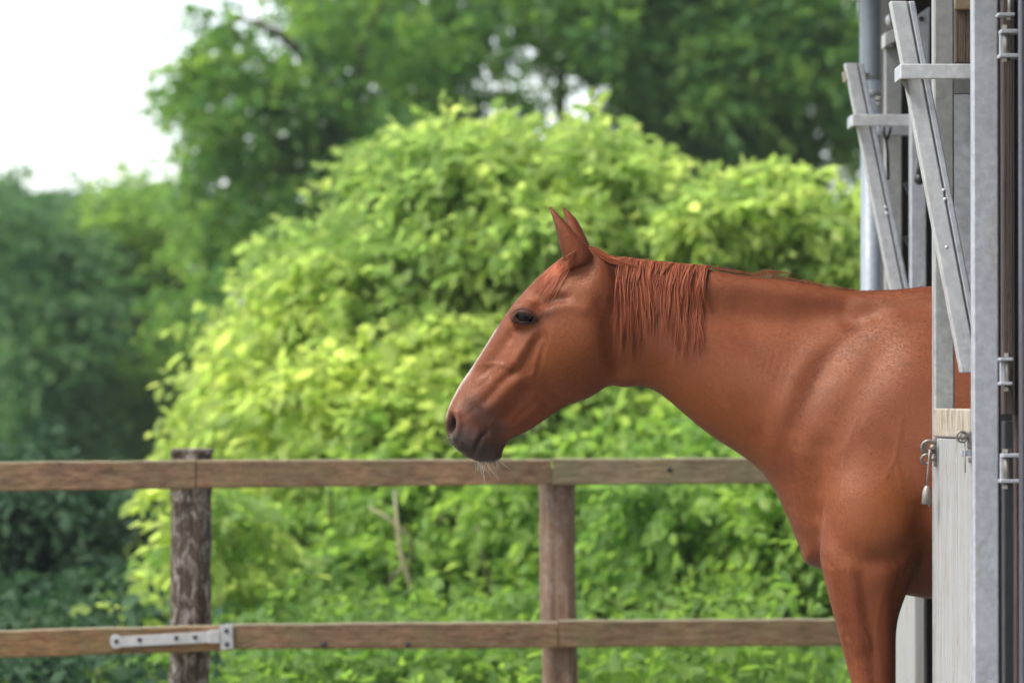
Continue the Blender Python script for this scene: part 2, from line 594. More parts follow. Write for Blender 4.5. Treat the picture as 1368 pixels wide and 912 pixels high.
# latches
def latch(parent):
    Y = 9.56
    lt = MB()
    slab(lt, 1247.5, 584, 1254, 623, Y, .012, .003)
    lo_ = lt.build('latch_plate', M['bolt'], parent)
    for (u, v, r, tr) in ((1240, 597, 8.5, 2.3), (1243, 597, 8.0, 2.0), (1237, 613, 6.0, 2.0)):
        m_ = MB()
        p0 = at(u, v, Y - .012)
        sc = Y / F
        pts = [p0 + Vector((math.cos(t) * r * sc, -.006 * math.sin(t), math.sin(t) * r * sc)) for t in np.linspace(math.radians(30), math.radians(320), 18)]
        m_.tube(pts, tr * sc, 8)
        m_.build('latch_hook', M['bolt'], lo_, True)
    for (u, v, r) in ((1246, 597, 5.2), (1247, 612, 4.0)):
        MB().ball(at(u, v, Y - .014), r * Y / F, (1, 1, 1), 16).build('latch_bolt', M['bolt'], lo_, True)
    MB().tube([at(1242, 600, Y - .03), at(1241, 612, Y - .03), at(1239.5, 630, Y - .03), at(1238.2, 651, Y - .03)], 1.5 * Y / F, 8).build('pin_cable', M['bolt'], lo_, True)
    sc = Y / F
    MB().tube([at(1238, 648, Y - .03), at(1238, 651, Y - .03), at(1237.7, 656, Y - .03), at(1237.2, 672, Y - .03), at(1237.2, 673.5, Y - .03)],
              [2.2 * sc, 4.2 * sc, 5.6 * sc, 6.6 * sc, 5.6 * sc], 14).build('pin_weight', M['bolt'], lo_, True)
    MB().ball(at(1241, 675, Y - .03), 1.5 * sc, (1, 1, 1), 8).build('pin_tip', M['cap'], lo_, True)


latch(dn)
Y = 9.235
sc = Y / F
slab(MB(), 1292.5, 576, 1299.5, 600, Y - .004, .014, .003).build('latch_plate', M['bolt'], dn)
MB().ball(at(1288, 583, Y - .006), 6.0 * sc, (1, .8, 1), 16).build('latch_knob', M['bolt'], dn, True)
m_ = MB()
p0 = at(1285, 583, Y - .012)
m_.tube([p0 + Vector((math.cos(t) * 7 * sc, 0, math.sin(t) * 7 * sc)) for t in np.linspace(0.6, 5.6, 16)], 1.7 * sc, 8)
m_.build('latch_hook', M['bolt'], dn, True)
MB().tube([at(1288.5, 588, Y - .004), at(1289.3, 631, Y - .004)], 1.1 * sc, 8).build('pin_cable', M['galv_dark'], dn, True)
slab(MB(), 1284, 601, 1297, 609, Y + .0, .01, .002).build('latch_rest', M['galv'], dn)
slab(MB(), 1294, 611, 1299, 618, Y - .002, .012, .002).build('latch_stop', M['bolt'], dn)

# hinges on the jamb side
def hinge(bars, pins, plates, Yh, lab):
    h = empty('gate_hinge', at(1345, (bars[0][1] + bars[-1][3]) / 2, Yh), lab, 'hinge', 'hinges on the door post')
    for p in plates: slab(MB(), *p, Yh + .03, .012, .002).build('hinge_plate', M['galv'], h)
    for b_ in bars: slab(MB(), *b_, Yh, .05, .0022).build('hinge_strap', M['galv'], h)
    for (u, v0, v1, r) in pins:
        sc_ = Yh / F
        pn = MB().tube([at(u, v0, Yh + .02), at(u, v1, Yh + .02)], r * sc_, 14).build('hinge_pin', M['bolt'], h, True)
        for vv in (v0, v1):
            bm_ = bmesh.new()
            bmesh.ops.create_cone(bm_, cap_ends=True, segments=6, radius1=(r + 2.2) * sc_, radius2=(r + 2.2) * sc_, depth=5 * sc_)
            bmesh.ops.translate(bm_, vec=at(u, vv, Yh + .02), verts=bm_.verts)
            q = MB()
            q.add(bm_)
            q.build('nut', M['bolt'], pn)
    return h


hinge([(1334, 16.5, 1357, 21), (1338, 38.5, 1390, 44), (1336, 71, 1390, 76.5)], [(1345, 36, 80, 4.2), (1350, -14, 24, 3.0)], [(1336, 40, 1344, 78)], 8.98, 'topmost zinc hinge beside the tall galvanised upright')
hinge([(1336, 477.5, 1354, 482), (1336, 510, 1353, 514.5)], [(1346.5, 474, 520, 3.6)], [(1336, 482, 1343, 511)], 9.0, 'small middle hinge with short straps, level with the door cap')
hinge([(1339, 605.5, 1390, 611), (1336, 640, 1390, 645)], [(1345, 602, 650, 5.2)], [(1336, 607, 1341, 645)], 8.98, 'lowest hinge with long straps, level with the latch')

# steel post and timbers inside the opening, behind the horse
zslab(MB(), 1273.5, 1302, 0, 2.6, 10.95, .04, .003).build('inner_post', M['galv'], st)
slab(MB(), 1277, 13, 1303, 84, 10.85, .05, .004).build('worn_block', M['worn'], st)
slab(MB(), 1276, -30, 1303, 12, 10.82, .05, .004).build('timber_end', M['bare'], st)

# far half door
df = empty('stall_door', (1.2, 12.1, 0), 'farther galvanised stall door behind the horse\'s withers, beside the downpipe', 'door', 'half doors of the stall')
zslab(MB(), 1217, 1238, 0.04, 2.45, 11.9, .06, .004).build('upright', M['galv'], df)
zslab(MB(), 1183, 1205.5, 0.04, 2.425, 12.28, .05, .004).build('upright', M['galv_dark'], df)
pl = MB()
Yp_ = 11.86
b = bmesh.new()
a0, a1, a2, a3 = at(1226.5, 90, Yp_), at(1242, 90, Yp_), at(1243, 8, Yp_), at(1226.5, 20, Yp_)
pl.prism([a0, a1, a2, a3], Vector((0, .014, 0)), .002)
hpl = pl.build('hole_plate', M['galv'], df)
MB().tube([at(1231.5, 25, Yp_ - .003), at(1231.5, 25, Yp_ + .004)], 3.6 * Yp_ / F, 16).build('bolt_hole', M['rubber'], hpl)
MB().prism([at(1182, 44, 12.2), at(1202, 36, 12.2), at(1202, 53, 12.2), at(1182, 63, 12.2)], Vector((0, .10, 0)), .004).build('top_block', M['strap'], df)
MB().ball(at(1189, 27, 12.15), 7 * 12.15 / F, (.8, .8, 1.2), 14).build('top_bolt', M['galv_light'], df, True)
guard((1146.5, 84), (1210, 400), 17.5, 7.5, 12.0, .055, df)
MB().prism([at(1126, 96, 12.02), at(1133, 93, 12.02), at(1135, 107, 12.02), at(1128, 110, 12.02)], Vector((0, .03, 0)), .002).build('guard_tab', M['cap'], df)
MB().prism([at(1156, 98, 12.02), at(1162, 96, 12.02), at(1161, 106, 12.02), at(1157, 106, 12.02)], Vector((0, .03, 0)), .002).build('guard_tab', M['cap'], df)
slab(MB(), 1138.5, 152.5, 1216.5, 168.5, 11.94, .008, .003).build('strap', M['galv_light'], df)
a, b = at(1138.5, 152.5, 11.94), at(1138.5, 168.5, 11.94)
MB().box((a.x + .004, 12.03, (a.z + b.z) / 2), (.008, .16, a.z - b.z), None, .003).build('strap', M['galv'], df)
slab(MB(), 1172, 167, 1216.5, 181, 12.22, .008, .003).build('strap', M['galv'], df)
for (u, v) in ((1183.5, 277), (1185, 285)):
    MB().ball(at(u, v, 12.0), .0055, (1, .5, 1), 10).build('weld', M['galv_light'], df)
for (v0, v1) in ((240, 262), (312, 331)):
    MB().prism([at(1207, v0 + 5, 12.1), at(1216, v0, 12.1), at(1216, v1, 12.1)], Vector((0, .02, 0)), .001).build('gusset', M['lilac'], df)
Lf, Rf = Vector((at(1184, 0, 12.3).x, 12.3, 0)), Vector((at(1219.5, 0, 11.85).x, 11.85, 0))
dr = Rf - Lf
rot = Matrix.Rotation(math.atan2(dr.y, dr.x), 3, 'Z')
n_ = 4
for i in range(n_):
    c = Lf + dr * ((i + .5) / n_) + Vector((.018, 0, 0))
    MB().box((c.x, c.y - .02, .69), (dr.length / n_ - .004, .034, 1.14), rot, .004).build('plank', M['plank'], df)
MB().box((1.255, 12.0, 1.285), (.06, .5, .03), None, .003).build('top_cap', M['cap'], df)

# loose things on the guards
kn = empty('door_stop', at(1230, 238, 11.6), 'black rubber ball hanging on a black strap between the guards', 'door stop')
MB().ball(at(1229, 239, 11.7), 8.0 * 11.7 / F, (1, 1, 1), 24).build('ball', M['rubber'], kn, True)
MB().tube([at(1233.5, 160, 11.72), at(1232.5, 190, 11.7), at(1230, 222, 11.7), at(1229, 236, 11.7)], [2 * .0023, 3 * .0023, 4.8 * .0023, 5.6 * .0023], 10).build('strap', M['rubber'], kn, True)
tag(MB().tube([at(1181, 166, 12.15), at(1181, 178, 12.15), at(1184, 187, 12.15), at(1186, 205, 12.15), at(1187, 240, 12.15)], 2.0 * .00237, 8)
    .tube([at(1190, 166, 12.15), at(1189, 176, 12.15), at(1185.5, 187, 12.15)], 2.0 * .00237, 8).build('cord', M['rubber'], None, True),
    'black forked cord hanging from the far guard strap', 'cord')

# downpipe at the corner
dp = empty('downpipe', (at(1165, 0, 12.9).x, 12.9, 0), 'grey downpipe at the far corner of the stable', 'downpipe')
X = dp.location.x
MB().tube([(X, 12.9, 0.05), (X, 12.9, 2.385)], .0375, 32).build('pipe', M['pipe'], dp, True)
MB().tube([(X, 12.9, 2.37), (X, 12.9, 2.39), (X, 12.9, 3.1)], [.0385, .0405, .0405], 32).build('sleeve', M['pipe'], dp, True)
ck = MB()
ck.tube([(X, 12.9, at(0, 120, 12.9).z), (X, 12.9, at(0, 129, 12.9).z)], .0415, 32)
ck.build('clip', M['galv'], dp, True)
MB().tube([at(1170, 132, 12.84), at(1184, 132, 12.84)], .008, 12).build('clip_bolt', M['bolt'], dp, True)
MB().tube([at(1171, 139, 12.84), at(1183, 139, 12.84)], .006, 12).build('clip_bolt', M['bolt'], dp, True)
# ------------------------------------------------------------------ paddock fence
def fy(u): return 13.2 + 0.7 * u / 1120.0


fe = empty('paddock_fence', (at(256, 0, fy(256)).x, fy(256) + .08, 0), 'weathered brown post and rail fence behind the horse\'s head', 'fence')


def rail(u0, u1, t0, t1, b0, b1, mat, name='rail', proud=0.0, seed=0):
    """Sawn board between two columns: top edge rows t0, t1 and bottom edge rows b0, b1."""
    n = max(6, int((u1 - u0) / 18))
    bm = bmesh.new()
    rows = []
    dpt = .038
    for i in range(n + 1):
        f = i / n
        u = u0 + (u1 - u0) * f
        Y_ = fy(u) - proud
        wt = noise.noise((u * .021, seed * 3.1, 0)) * 1.1 + noise.noise((u * .11, seed, 5)) * .5
        wb = noise.noise((u * .018, seed * 3.1, 9)) * .9
        a = at(u, t0 + (t1 - t0) * f + wt, Y_)
        b = at(u, b0 + (b1 - b0) * f + wb, Y_)
        e = .0045
        rows.append([bm.verts.new(p) for p in (a + Vector((0, e, 0)), a + Vector((0, 0, -e)), b + Vector((0, 0, e)), b + Vector((0, e, 0)),
                                               b + Vector((0, dpt, 0)), a + Vector((0, dpt, 0)))])
    for i in range(n):
        for k in range(6):
            bm.faces.new((rows[i][k], rows[i][(k + 1) % 6], rows[i + 1][(k + 1) % 6], rows[i + 1][k]))
    bm.faces.new(rows[0][::-1])
    bm.faces.new(rows[-1])
    bmesh.ops.recalc_face_normals(bm, faces=bm.faces)
    m = MB()
    m.add(bm)
    return m.build(name, M[mat], fe)


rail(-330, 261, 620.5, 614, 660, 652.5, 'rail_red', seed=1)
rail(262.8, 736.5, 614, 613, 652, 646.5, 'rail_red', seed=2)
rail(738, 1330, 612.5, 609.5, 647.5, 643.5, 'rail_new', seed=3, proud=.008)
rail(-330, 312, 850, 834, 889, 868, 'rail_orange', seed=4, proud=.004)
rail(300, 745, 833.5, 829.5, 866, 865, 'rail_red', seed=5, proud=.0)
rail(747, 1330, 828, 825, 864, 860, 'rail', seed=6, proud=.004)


def post(u, wpx, ztop, mat, rough, seed, lean=0.0):
    Y_ = fy(u) + .042 + wpx / F * 13.4 * .5
    c = at(u, 520, Y_)
    r = wpx / F * Y_ * .5
    bm = bmesh.new()
    nz, na = 150, 56
    rings = []
    for j in range(nz + 1):
        z = -.06 + (ztop + .06) * j / nz
        ring = []
        for k in range(na):
            a = 2 * PI * k / na
            # a half-round post: round sides, flattened face where the rails are nailed
            x, y = math.cos(a), math.sin(a)
            n1 = noise.noise((x * 1.3 + seed, y * 1.3, z * 2.2)) * .11
            n2 = noise.noise((x * 5 + seed, y * 5, z * 9)) * .08 * rough
            n3 = abs(noise.noise((x * 9 + seed, y * 9, z * 5))) * .15 * rough
            rr = r * (1 + n1 + n2 - n3)
            yy = max(y * rr, -r * .86)
            ring.append(bm.verts.new((c.x + x * rr + lean * (z - 1), Y_ + yy, z)))
        rings.append(ring)
    for j in range(nz):
        for k in range(na):
            bm.faces.new((rings[j][k], rings[j][(k + 1) % na], rings[j + 1][(k + 1) % na], rings[j + 1][k]))
    bm.faces.new(rings[-1])
    m = MB()
    m.add(bm)
    return m.build('post', M[mat], fe, True), c, Y_


p1, c1, Y1 = post(256, 55, at(0, 605, 13.4).z, 'bark', 1.0, 3.0, .012)
MB().box((c1.x + .002, Y1, at(0, 603, 13.4).z), (.142, .13, .02), None, .006).build('post_cap', M['bark'], p1)
p2, c2, Y2 = post(744, 50, at(0, 625, 13.7).z, 'post2', .45, 8.0, -.012)
post(1390, 52, at(0, 612, 14.1).z, 'post2', .5, 12.0)
post(-300, 52, at(0, 612, 13.0).z, 'bark', .8, 17.0)
# T hinge screwed along the lower rail
def hat(u, v, off): return at(u, v, fy(u) - off)


hg = MB()
hg.prism([hat(u, v, .011) for (u, v) in ((148, 851), (151, 847), (157, 846.5), (162, 849.5), (280, 842.5), (280, 857.5), (163, 863.5), (157, 865.5), (151, 864.5), (148, 860))],
         Vector((0, .007, 0)), .0012)
ho_ = hg.build('strap_hinge', M['strap'], fe)
kb = MB()
kb.prism([hat(u, v, .015) for (u, v) in ((279, 841), (294, 840.5), (294, 858.5), (279, 859))], Vector((0, .012, 0)), .0025)
kb.build('knuckle', M['strap'], ho_)
MB().prism([hat(u, v, .011) for (u, v) in ((294, 834), (311, 833), (312, 866), (295, 868))], Vector((0, .006, 0)), .0015).build('hinge_plate', M['strap'], ho_)
for (u, v) in ((156, 856), (187, 854), (236, 851.5), (261, 850.5), (303, 842), (303.5, 860)):
    MB().tube([hat(u, v, .014), hat(u, v, .006)], 3.2 * 13.3 / F, 12).build('screw', M['rubber'], ho_)
for (u, v) in ((894, 627), (433, 860), (545, 860)):
    p = at(u, v, fy(u) - .0085)
    MB().ball(p, .0095, (1.2, .25, 1), 10).build('knot', M['rubber'], fe, True)
# ------------------------------------------------------------------ plants
LEAF = np.array([(0, 0, 0), (.30, .26, .05), (.70, .22, .02), (1, 0, -.10), (.70, -.22, .02), (.30, -.26, .05)], float)


def leaves_mesh(P, X, Z, S_):
    """Leaf blades at P pointing along X with face normal near Z and length S_."""
    X = X / (np.linalg.norm(X, axis=1, keepdims=True) + 1e-9)
    Yv = np.cross(Z, X)
    Yv /= np.linalg.norm(Yv, axis=1, keepdims=True) + 1e-9
    Zv = np.cross(X, Yv)
    n = len(P)
    T = LEAF[None] * S_[:, None, None]
    W = P[:, None] + T[..., :1] * X[:, None] + T[..., 1:2] * Yv[:, None] + T[..., 2:] * Zv[:, None]
    W = W.reshape(-1, 3)
    b = (np.arange(n) * 6)[:, None]
    f = np.stack([b + np.array([[0, 1, 2, 3]]), b + np.array([[0, 3, 4, 5]])], 1).reshape(-1)
    return W, f


def crown(lobes, spray_len, per, leaf, rng, droop=.35, flat=.55, shell=.45, hole=None, wild=.65):
    """Leaf sprays through ellipsoid lobes (cx, cy, cz, rx, ry, rz, n sprays)."""
    Ps, Xs, Zs, Ss = [], [], [], []
    for (cx, cy, cz, rx, ry, rz, n) in lobes:
        n = int(n)
        d = rng.normal(size=(n, 3))
        d /= np.linalg.norm(d, axis=1, keepdims=True)
        rad = rng.random(n) ** shell
        # ragged outline: some sprays reach out, neighbouring directions share it
        ph = rng.random(6) * 6
        lump = 1 + .16 * np.sin(d[:, 0] * 5 + ph[0]) * np.sin(d[:, 2] * 5 + ph[1]) + .12 * np.sin(d[:, 0] * 11 + ph[2]) * np.sin(d[:, 2] * 10 + ph[3] + d[:, 1] * 7)
        o = np.array([cx, cy, cz]) + d * np.array([rx, ry, rz]) * (rad * lump)[:, None]
        dirn = d * np.array([1, 1, .55]) + rng.normal(size=(n, 3)) * .55
        dirn[:, 2] -= droop * .4
        dirn /= np.linalg.norm(dirn, axis=1, keepdims=True)
        L = spray_len * rng.uniform(.6, 1.35, n)
        sidev = np.cross(dirn, np.array([0, 0, 1.0]))
        sidev /= np.linalg.norm(sidev, axis=1, keepdims=True) + 1e-9
        upv = np.cross(sidev, dirn)
        for k in range(per):
            s = (k + .6) / per
            sg = 1 if k % 2 else -1
            p = o + dirn * (L * s)[:, None] + np.array([0, 0, -1.0]) * (droop * L * s * s)[:, None] + rng.normal(size=(n, 3)) * spray_len * .04
            x = dirn * .55 + sidev * (sg * .8 * (1.1 - s)) + np.array([0, 0, -droop * 1.3]) + rng.normal(size=(n, 3)) * .4
            z = upv * flat + np.array([0, 0, .35]) + rng.normal(size=(n, 3)) * wild
            Ps.append(p); Xs.append(x); Zs.append(z)
            Ss.append(leaf * rng.choice([.55, .8, 1.0, 1.3], n) * rng.uniform(.85, 1.15, n) * (1.1 - .35 * s))
    P, X, Z, S_ = (np.concatenate(a) for a in (Ps, Xs, Zs, Ss))
    if hole is not None:
        keep = np.ones(len(P), bool)
        for (u, v, r, pr) in hole:
            uu = CX + P[:, 0] / P[:, 1] * F
            vv = HZ - (P[:, 2] - CAM_H) / P[:, 1] * F
            keep &= ~((np.hypot(uu - u, vv - v) < r) & (rng.random(len(P)) < pr))
        P, X, Z, S_ = P[keep], X[keep], Z[keep], S_[keep]
    keep = P[:, 2] > .02
    return leaves_mesh(P[keep], X[keep], Z[keep], S_[keep])


def foliage(name, data, mat, parent, base, kind=None):
    W, f = data
    me_ = from_np(W, f, np.full(len(f) // 4, 4))
    o = link(name, me_, mat, parent)
    if kind: o['kind'] = kind
    return o


def lobe(u, v, ru, rv, Y, n, dy=.7):
    p = at(u, v, Y)
    return (p.x, p.y, p.z, ru * Y / F, (ru + rv) / 2 * Y / F * dy, rv * Y / F, n)


def limb(p0, p1, r0, r1, rng, bend=.12, n=9):
    p0, p1 = Vector(p0), Vector(p1)
    L = (p1 - p0).length
    off = Vector(rng.normal(size=3)) * bend * L
    ph = rng.random() * 6
    pts, rr = [], []
    for i in range(n):
        s = i / (n - 1)
        pts.append(p0.lerp(p1, s) + off * math.sin(s * PI) + Vector((math.sin(s * 9 + ph), math.cos(s * 8 + ph), 0)) * L * .012)
        rr.append(r0 + (r1 - r0) * s ** .8)
    return pts, rr


def plant(name, label, cat, group, base, lobes, mats, spray, per, leaf, seed, trunk=None, limbs=(), stem_mat='trunk', droop=.35, hole=None, shell=.45):
    rng = np.random.default_rng(seed)
    e = empty(name, base, label, cat, group)
    if not isinstance(mats, (list, tuple)): mats = [mats]
    if trunk:
        pts, rr = limb(base, trunk[0], trunk[1], trunk[2], rng, .04)
        pts[0] = pts[0] - Vector((0, 0, .1))
        MB().tube(pts, rr, 12).build('trunk', M[stem_mat], e, True)
    for (a, b_, r0, r1) in limbs:
        pts, rr = limb(a, b_, r0, r1, rng)
        MB().tube(pts, rr, 8).build('branch', M[stem_mat], e, True)
    for m in mats:
        k = 1.0 / len(mats)
        ll = [(*l[:6], l[6] * k) for l in lobes]
        foliage('crown', crown(ll, spray, per, leaf, rng, droop=droop, hole=hole, shell=shell), M[m], e, base)
    return e


# bright shrub behind the fence
BY = 20.0
bl = []
rb_ = random.Random(5)
top = [(262, 515), (285, 465), (315, 400), (380, 335), (440, 270), (500, 205), (590, 170), (640, 180), (690, 205), (760, 170), (800, 200), (840, 240), (880, 320)]
for (u, v) in top:
    bl.append(lobe(u + (54 if u < 560 else 18), v + (80 if u < 560 else 64), 50, 38, BY + rb_.uniform(-.6, .6), 170))
for _ in range(62):
    u = rb_.uniform(345, 1000)
    vt = np.interp(u, [t_[0] for t_ in top], [t_[1] for t_ in top])
    v = vt + 118 + (640 - vt) * rb_.random()
    if u < 560: u += 45
    if u > 840 and v < 430: u -= 220
    r = rb_.uniform(42, 80)
    bl.append(lobe(u, v, r * 1.15, r * .8, BY + rb_.uniform(-.9, .6) - .6 * (v - vt) / 400, 190))
for _ in range(46):       # long shoots that break the outline
    k_ = rb_.randrange(len(top) - 1)
    f_ = rb_.random()
    u = top[k_][0] + (top[k_ + 1][0] - top[k_][0]) * f_
    v = top[k_][1] + (top[k_ + 1][1] - top[k_][1]) * f_
    r = rb_.uniform(12, 26)
    bl.append(lobe(u + rb_.uniform(15, 50), v + rb_.uniform(12, 55), r * 1.5, r * .8, BY + rb_.uniform(-.8, .8), 16))
for (u, v, r) in ((598, 186, 26), (640, 182, 24), (575, 205, 26), (765, 172, 24), (815, 196, 24), (735, 196, 20), (522, 232, 26), (850, 236, 22), (430, 330, 30), (360, 395, 30)):
    bl.append(lobe(u, v + 8, r * 1.1, r * .6, BY + rb_.uniform(-.4, .4), 34))
bb = at(640, 520, BY)
lim = []
for (u, v) in ((300, 470), (380, 420), (470, 330), (560, 260), (640, 260), (730, 260), (800, 280), (880, 330), (540, 420), (700, 400), (610, 520), (330, 600)):
    lim.append(((bb.x + (u - 640) * .0006, BY + rb_.uniform(-.2, .2), -.05), at(u, v, BY + rb_.uniform(-.5, .3)), .035, .008))
plant('shrub', 'tall lime green leafy shrub behind the fence and the horse\'s head', 'shrub', None, Vector((bb.x, BY, 0)), bl, ['leaf_lime'], .30, 10, .098, 11, None, lim, 'twig', .38, None, .33)
# right-hand shrub above the horse's back
bl = []
for (u, v, r) in ((955, 290, 34), (990, 268, 34), (1020, 262, 32), (1060, 270, 34), (1095, 285, 36), (1130, 300, 40), (1165, 310, 45), (1120, 345, 36), (1150, 360, 45), (1040, 290, 26), (1200, 330, 60), (1100, 430, 60), (1180, 440, 70)):
    bl.append(lobe(u, v, r * 1.1, r * .7, 19.4 + rb_.uniform(-.5, .5), 105))
b2 = at(1060, 520, 19.4)
lim = [((b2.x, 19.4, 0), at(u, v, 19.4 + rb_.uniform(-.3, .3)), .03, .007) for (u, v) in ((930, 320), (1000, 290), (1060, 300), (1120, 320), (975, 360))]
plant('shrub', 'yellow-green shrub showing above the horse\'s neck and back', 'shrub', None, Vector((b2.x, 19.4, 0)), bl, ['leaf_lime'], .22, 9, .095, 12, None, lim, 'twig', .38, None, .33)
# lower, greener bushes between the shrub and the fence
spec = [
    ('mid green bush under the lime shrub, between the two fence posts', 480, 760, 230, 130, 18.6, 13, 'leaf_mid'),
    ('leafy green bush low behind the second fence post', 800, 740, 200, 120, 18.2, 14, 'leaf_mid'),
    ('green bush behind the horse\'s chest and foreleg', 1030, 740, 150, 130, 17.8, 15, 'leaf_mid'),
    ('dark shaded bush at the lower left, beyond the left rails', 70, 800, 170, 150, 21.0, 18, 'leaf_shade'),
    ('dark bush low beside the bark post, under the far trees', 330, 830, 120, 120, 21.5, 19, 'leaf_shade'),
    ('small green bush filling the gap below the horse\'s neck', 900, 610, 150, 75, 19.0, 17, 'leaf_mid'),
]
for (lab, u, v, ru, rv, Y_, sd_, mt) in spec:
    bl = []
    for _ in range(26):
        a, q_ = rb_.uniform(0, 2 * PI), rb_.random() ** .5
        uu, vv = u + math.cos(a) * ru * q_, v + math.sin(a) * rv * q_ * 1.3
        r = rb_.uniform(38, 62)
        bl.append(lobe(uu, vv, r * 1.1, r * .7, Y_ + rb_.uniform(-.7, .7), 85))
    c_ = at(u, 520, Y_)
    lim = [((c_.x + rb_.uniform(-.2, .2), Y_, 0), at(u + rb_.uniform(-ru, ru) * .8, v - rb_.uniform(-20, 130), Y_ - .7), .02, .006) for _ in range(0 if mt == 'leaf_shade' else 5)]
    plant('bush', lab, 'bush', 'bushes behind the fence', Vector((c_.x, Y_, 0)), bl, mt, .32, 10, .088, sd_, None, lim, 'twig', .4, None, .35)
# bare stem standing in front of the leaves
for k_, pts_ in enumerate([[(700, 880), (722, 800), (760, 745), (820, 700)]]):
    MB().tube([at(u, v, 16.9 + .1 * i_) for i_, (u, v) in enumerate(pts_)], [.010, .008, .006, .004][:len(pts_)], 8).build('branch', M['twig'], [o for o in C.objects if o.name.startswith('bush')][0], True)
tag(MB().tube([at(566, 840, 17.2), at(548, 780, 17.2), at(533, 730, 17.2), at(529, 680, 17.3), at(527, 655, 17.4)], [.014, .013, .011, .008, .005], 8)
    .tube([at(540, 755, 17.2), at(524, 770, 17.2), at(516, 800, 17.3)], [.007, .006, .004], 6).build('dead_stem', M['twig'], None, True),
    'pale bare stem leaning among the leaves between the posts', 'stem')
# light spray near the bark post
plant('sapling', 'light green sapling beside the rough bark post', 'sapling', None, Vector((at(230, 520, 17.0).x, 17.0, 0)),
      [lobe(u, v, r, r * .8, 17 + rb_.uniform(-.2, .2), 20) for (u, v, r) in ((215, 800, 32), (250, 720, 34), (205, 880, 36), (300, 700, 40), (330, 760, 40), (255, 660, 24), (300, 850, 40))],
      'leaf_lime', .26, 9, .1, 21, None, [((at(230, 520, 17.0).x, 17.0, 0), at(u, v, 17.0), .014, .004) for (u, v) in ((215, 790), (255, 690), (310, 720))], 'twig', .4)


# trees
def tree(label, u, Y_, lobes, mats, spray, per, leaf, seed, r=.3, hole=None, tl=None, limbs_to=None, shell=.5, group='trees beyond the paddock', base_u=None):
    x = at(base_u if base_u is not None else u, 520, Y_).x
    base = Vector((x, Y_, 0))
    p = at(u, 520 if tl is None else tl, Y_)
    rng = np.random.default_rng(seed + 50)
    lim = []
    tops = limbs_to or [(l[0], l[1], l[2]) for l in lobes[::max(1, len(lobes) // 9)]]
    for t_ in tops:
        s = rng.uniform(.3, .95)
        a = base.lerp(p, s)
        lim.append((a, Vector(t_), r * .42 * (1.15 - s * .5), r * .06))
    plant('tree', label, 'tree', group, base, lobes, mats, spray, per, leaf, seed, (p, r, r * .35), lim, 'trunk', .3, hole, shell)


def spread(pts, Y_, r, n, rng_, yj=1.6, asp=.75):
    return [lobe(u, v, r * rng_.uniform(.8, 1.25), r * asp * rng_.uniform(.8, 1.2), Y_ + rng_.uniform(-yj, yj), n) for (u, v) in pts]


rt = random.Random(9)
# big tree, middle and right
pts = [(rt.uniform(400, 1250), rt.uniform(-260, 60)) for _ in range(60)] + [(rt.uniform(520, 1250), rt.uniform(40, 300)) for _ in range(50)] + [(rt.uniform(840, 1250), rt.uniform(60, 320)) for _ in range(22)] + [(rt.uniform(780, 1180), rt.uniform(-60, 40)) for _ in range(24)]
HOLES = [(784, 136, 13, .96), (803, 118, 11, .95), (764, 104, 9, .95), (775, 150, 10, .95), (705, 62, 10, .95), (655, 145, 12, .9), (812, 38, 8, .9), (745, 70, 9, .9), (840, 5, 10, .9), (700, 20, 8, .9), (590, 60, 7, .8), (885, 80, 8, .85), (660, 55, 8, .8)]
tree('tall dark broadleaf tree over the shrub, with sky showing through', 930, 38.0, spread(pts, 38, 48, 75, rt, 1.6, .6), ['leaf_dark', 'leaf_tree'], .42, 8, .115, 31, .3, HOLES, -120, shell=.36)
# its left neighbour with ragged edge against the sky
pts = [(300, 30), (330, 85), (285, 75), (275, 115), (300, 150), (340, 140), (360, 190), (320, 220), (285, 170), (380, 120), (420, 60), (440, 10), (400, -20), (450, 120), (480, 60), (500, 150), (420, 190), (380, 260), (330, 270), (300, 290), (440, 260), (500, 230), (540, 80), (540, 180), (470, -60), (540, -40),
       (420, 100), (450, 180), (400, 220), (430, 150), (350, 110), (470, 240), (520, 210), (410, 290), (450, 30), (350, 230), (268, 140), (262, 128), (290, 205), (350, 330), (280, 330), (400, 330), (460, 330), (270, 250), (320, 380), (255, 400)]
HL = [(395, 55, 14, .95), (420, 65, 10, .9), (382, 48, 10, .9), (345, 8, 26, .96), (375, 42, 13, .9), (325, 22, 14, .9), (358, 165, 9, .92), (368, 180, 6, .9), (349, 152, 6, .9), (310, 140, 8, .92), (318, 150, 6, .9), (300, 128, 10, .9), (298, 250, 12, .9), (278, 262, 10, .9), (480, 22, 9, .9), (330, 178, 9, .8), (415, 33, 9, .85)]
tree('spreading green tree with ragged edge against the white sky', 470, 35.0, spread(pts, 35, 42, 46, rt, 1.2, .62), ['leaf_tree', 'leaf_dark'], .36, 8, .11, 32, .24, HL, 120, shell=.48)
pts = [(255, 20), (275, 32), (262, 8), (290, 45), (245, 150), (262, 160), (250, 128)]
# mid-left tree
pts = [(rt.gauss(225, 52), rt.uniform(285, 640)) for _ in range(46)] + [(110, 330), (150, 300), (185, 270), (215, 285), (250, 300), (182, 262), (100, 320), (135, 310)]
tree('rounded mid green tree left of the bright shrub', 190, 42.0, spread(pts, 42, 40, 60, rt, 1.6, .62), ['leaf_tree', 'leaf_mid'], .4, 8, .115, 33, .22, None, 420, shell=.5)
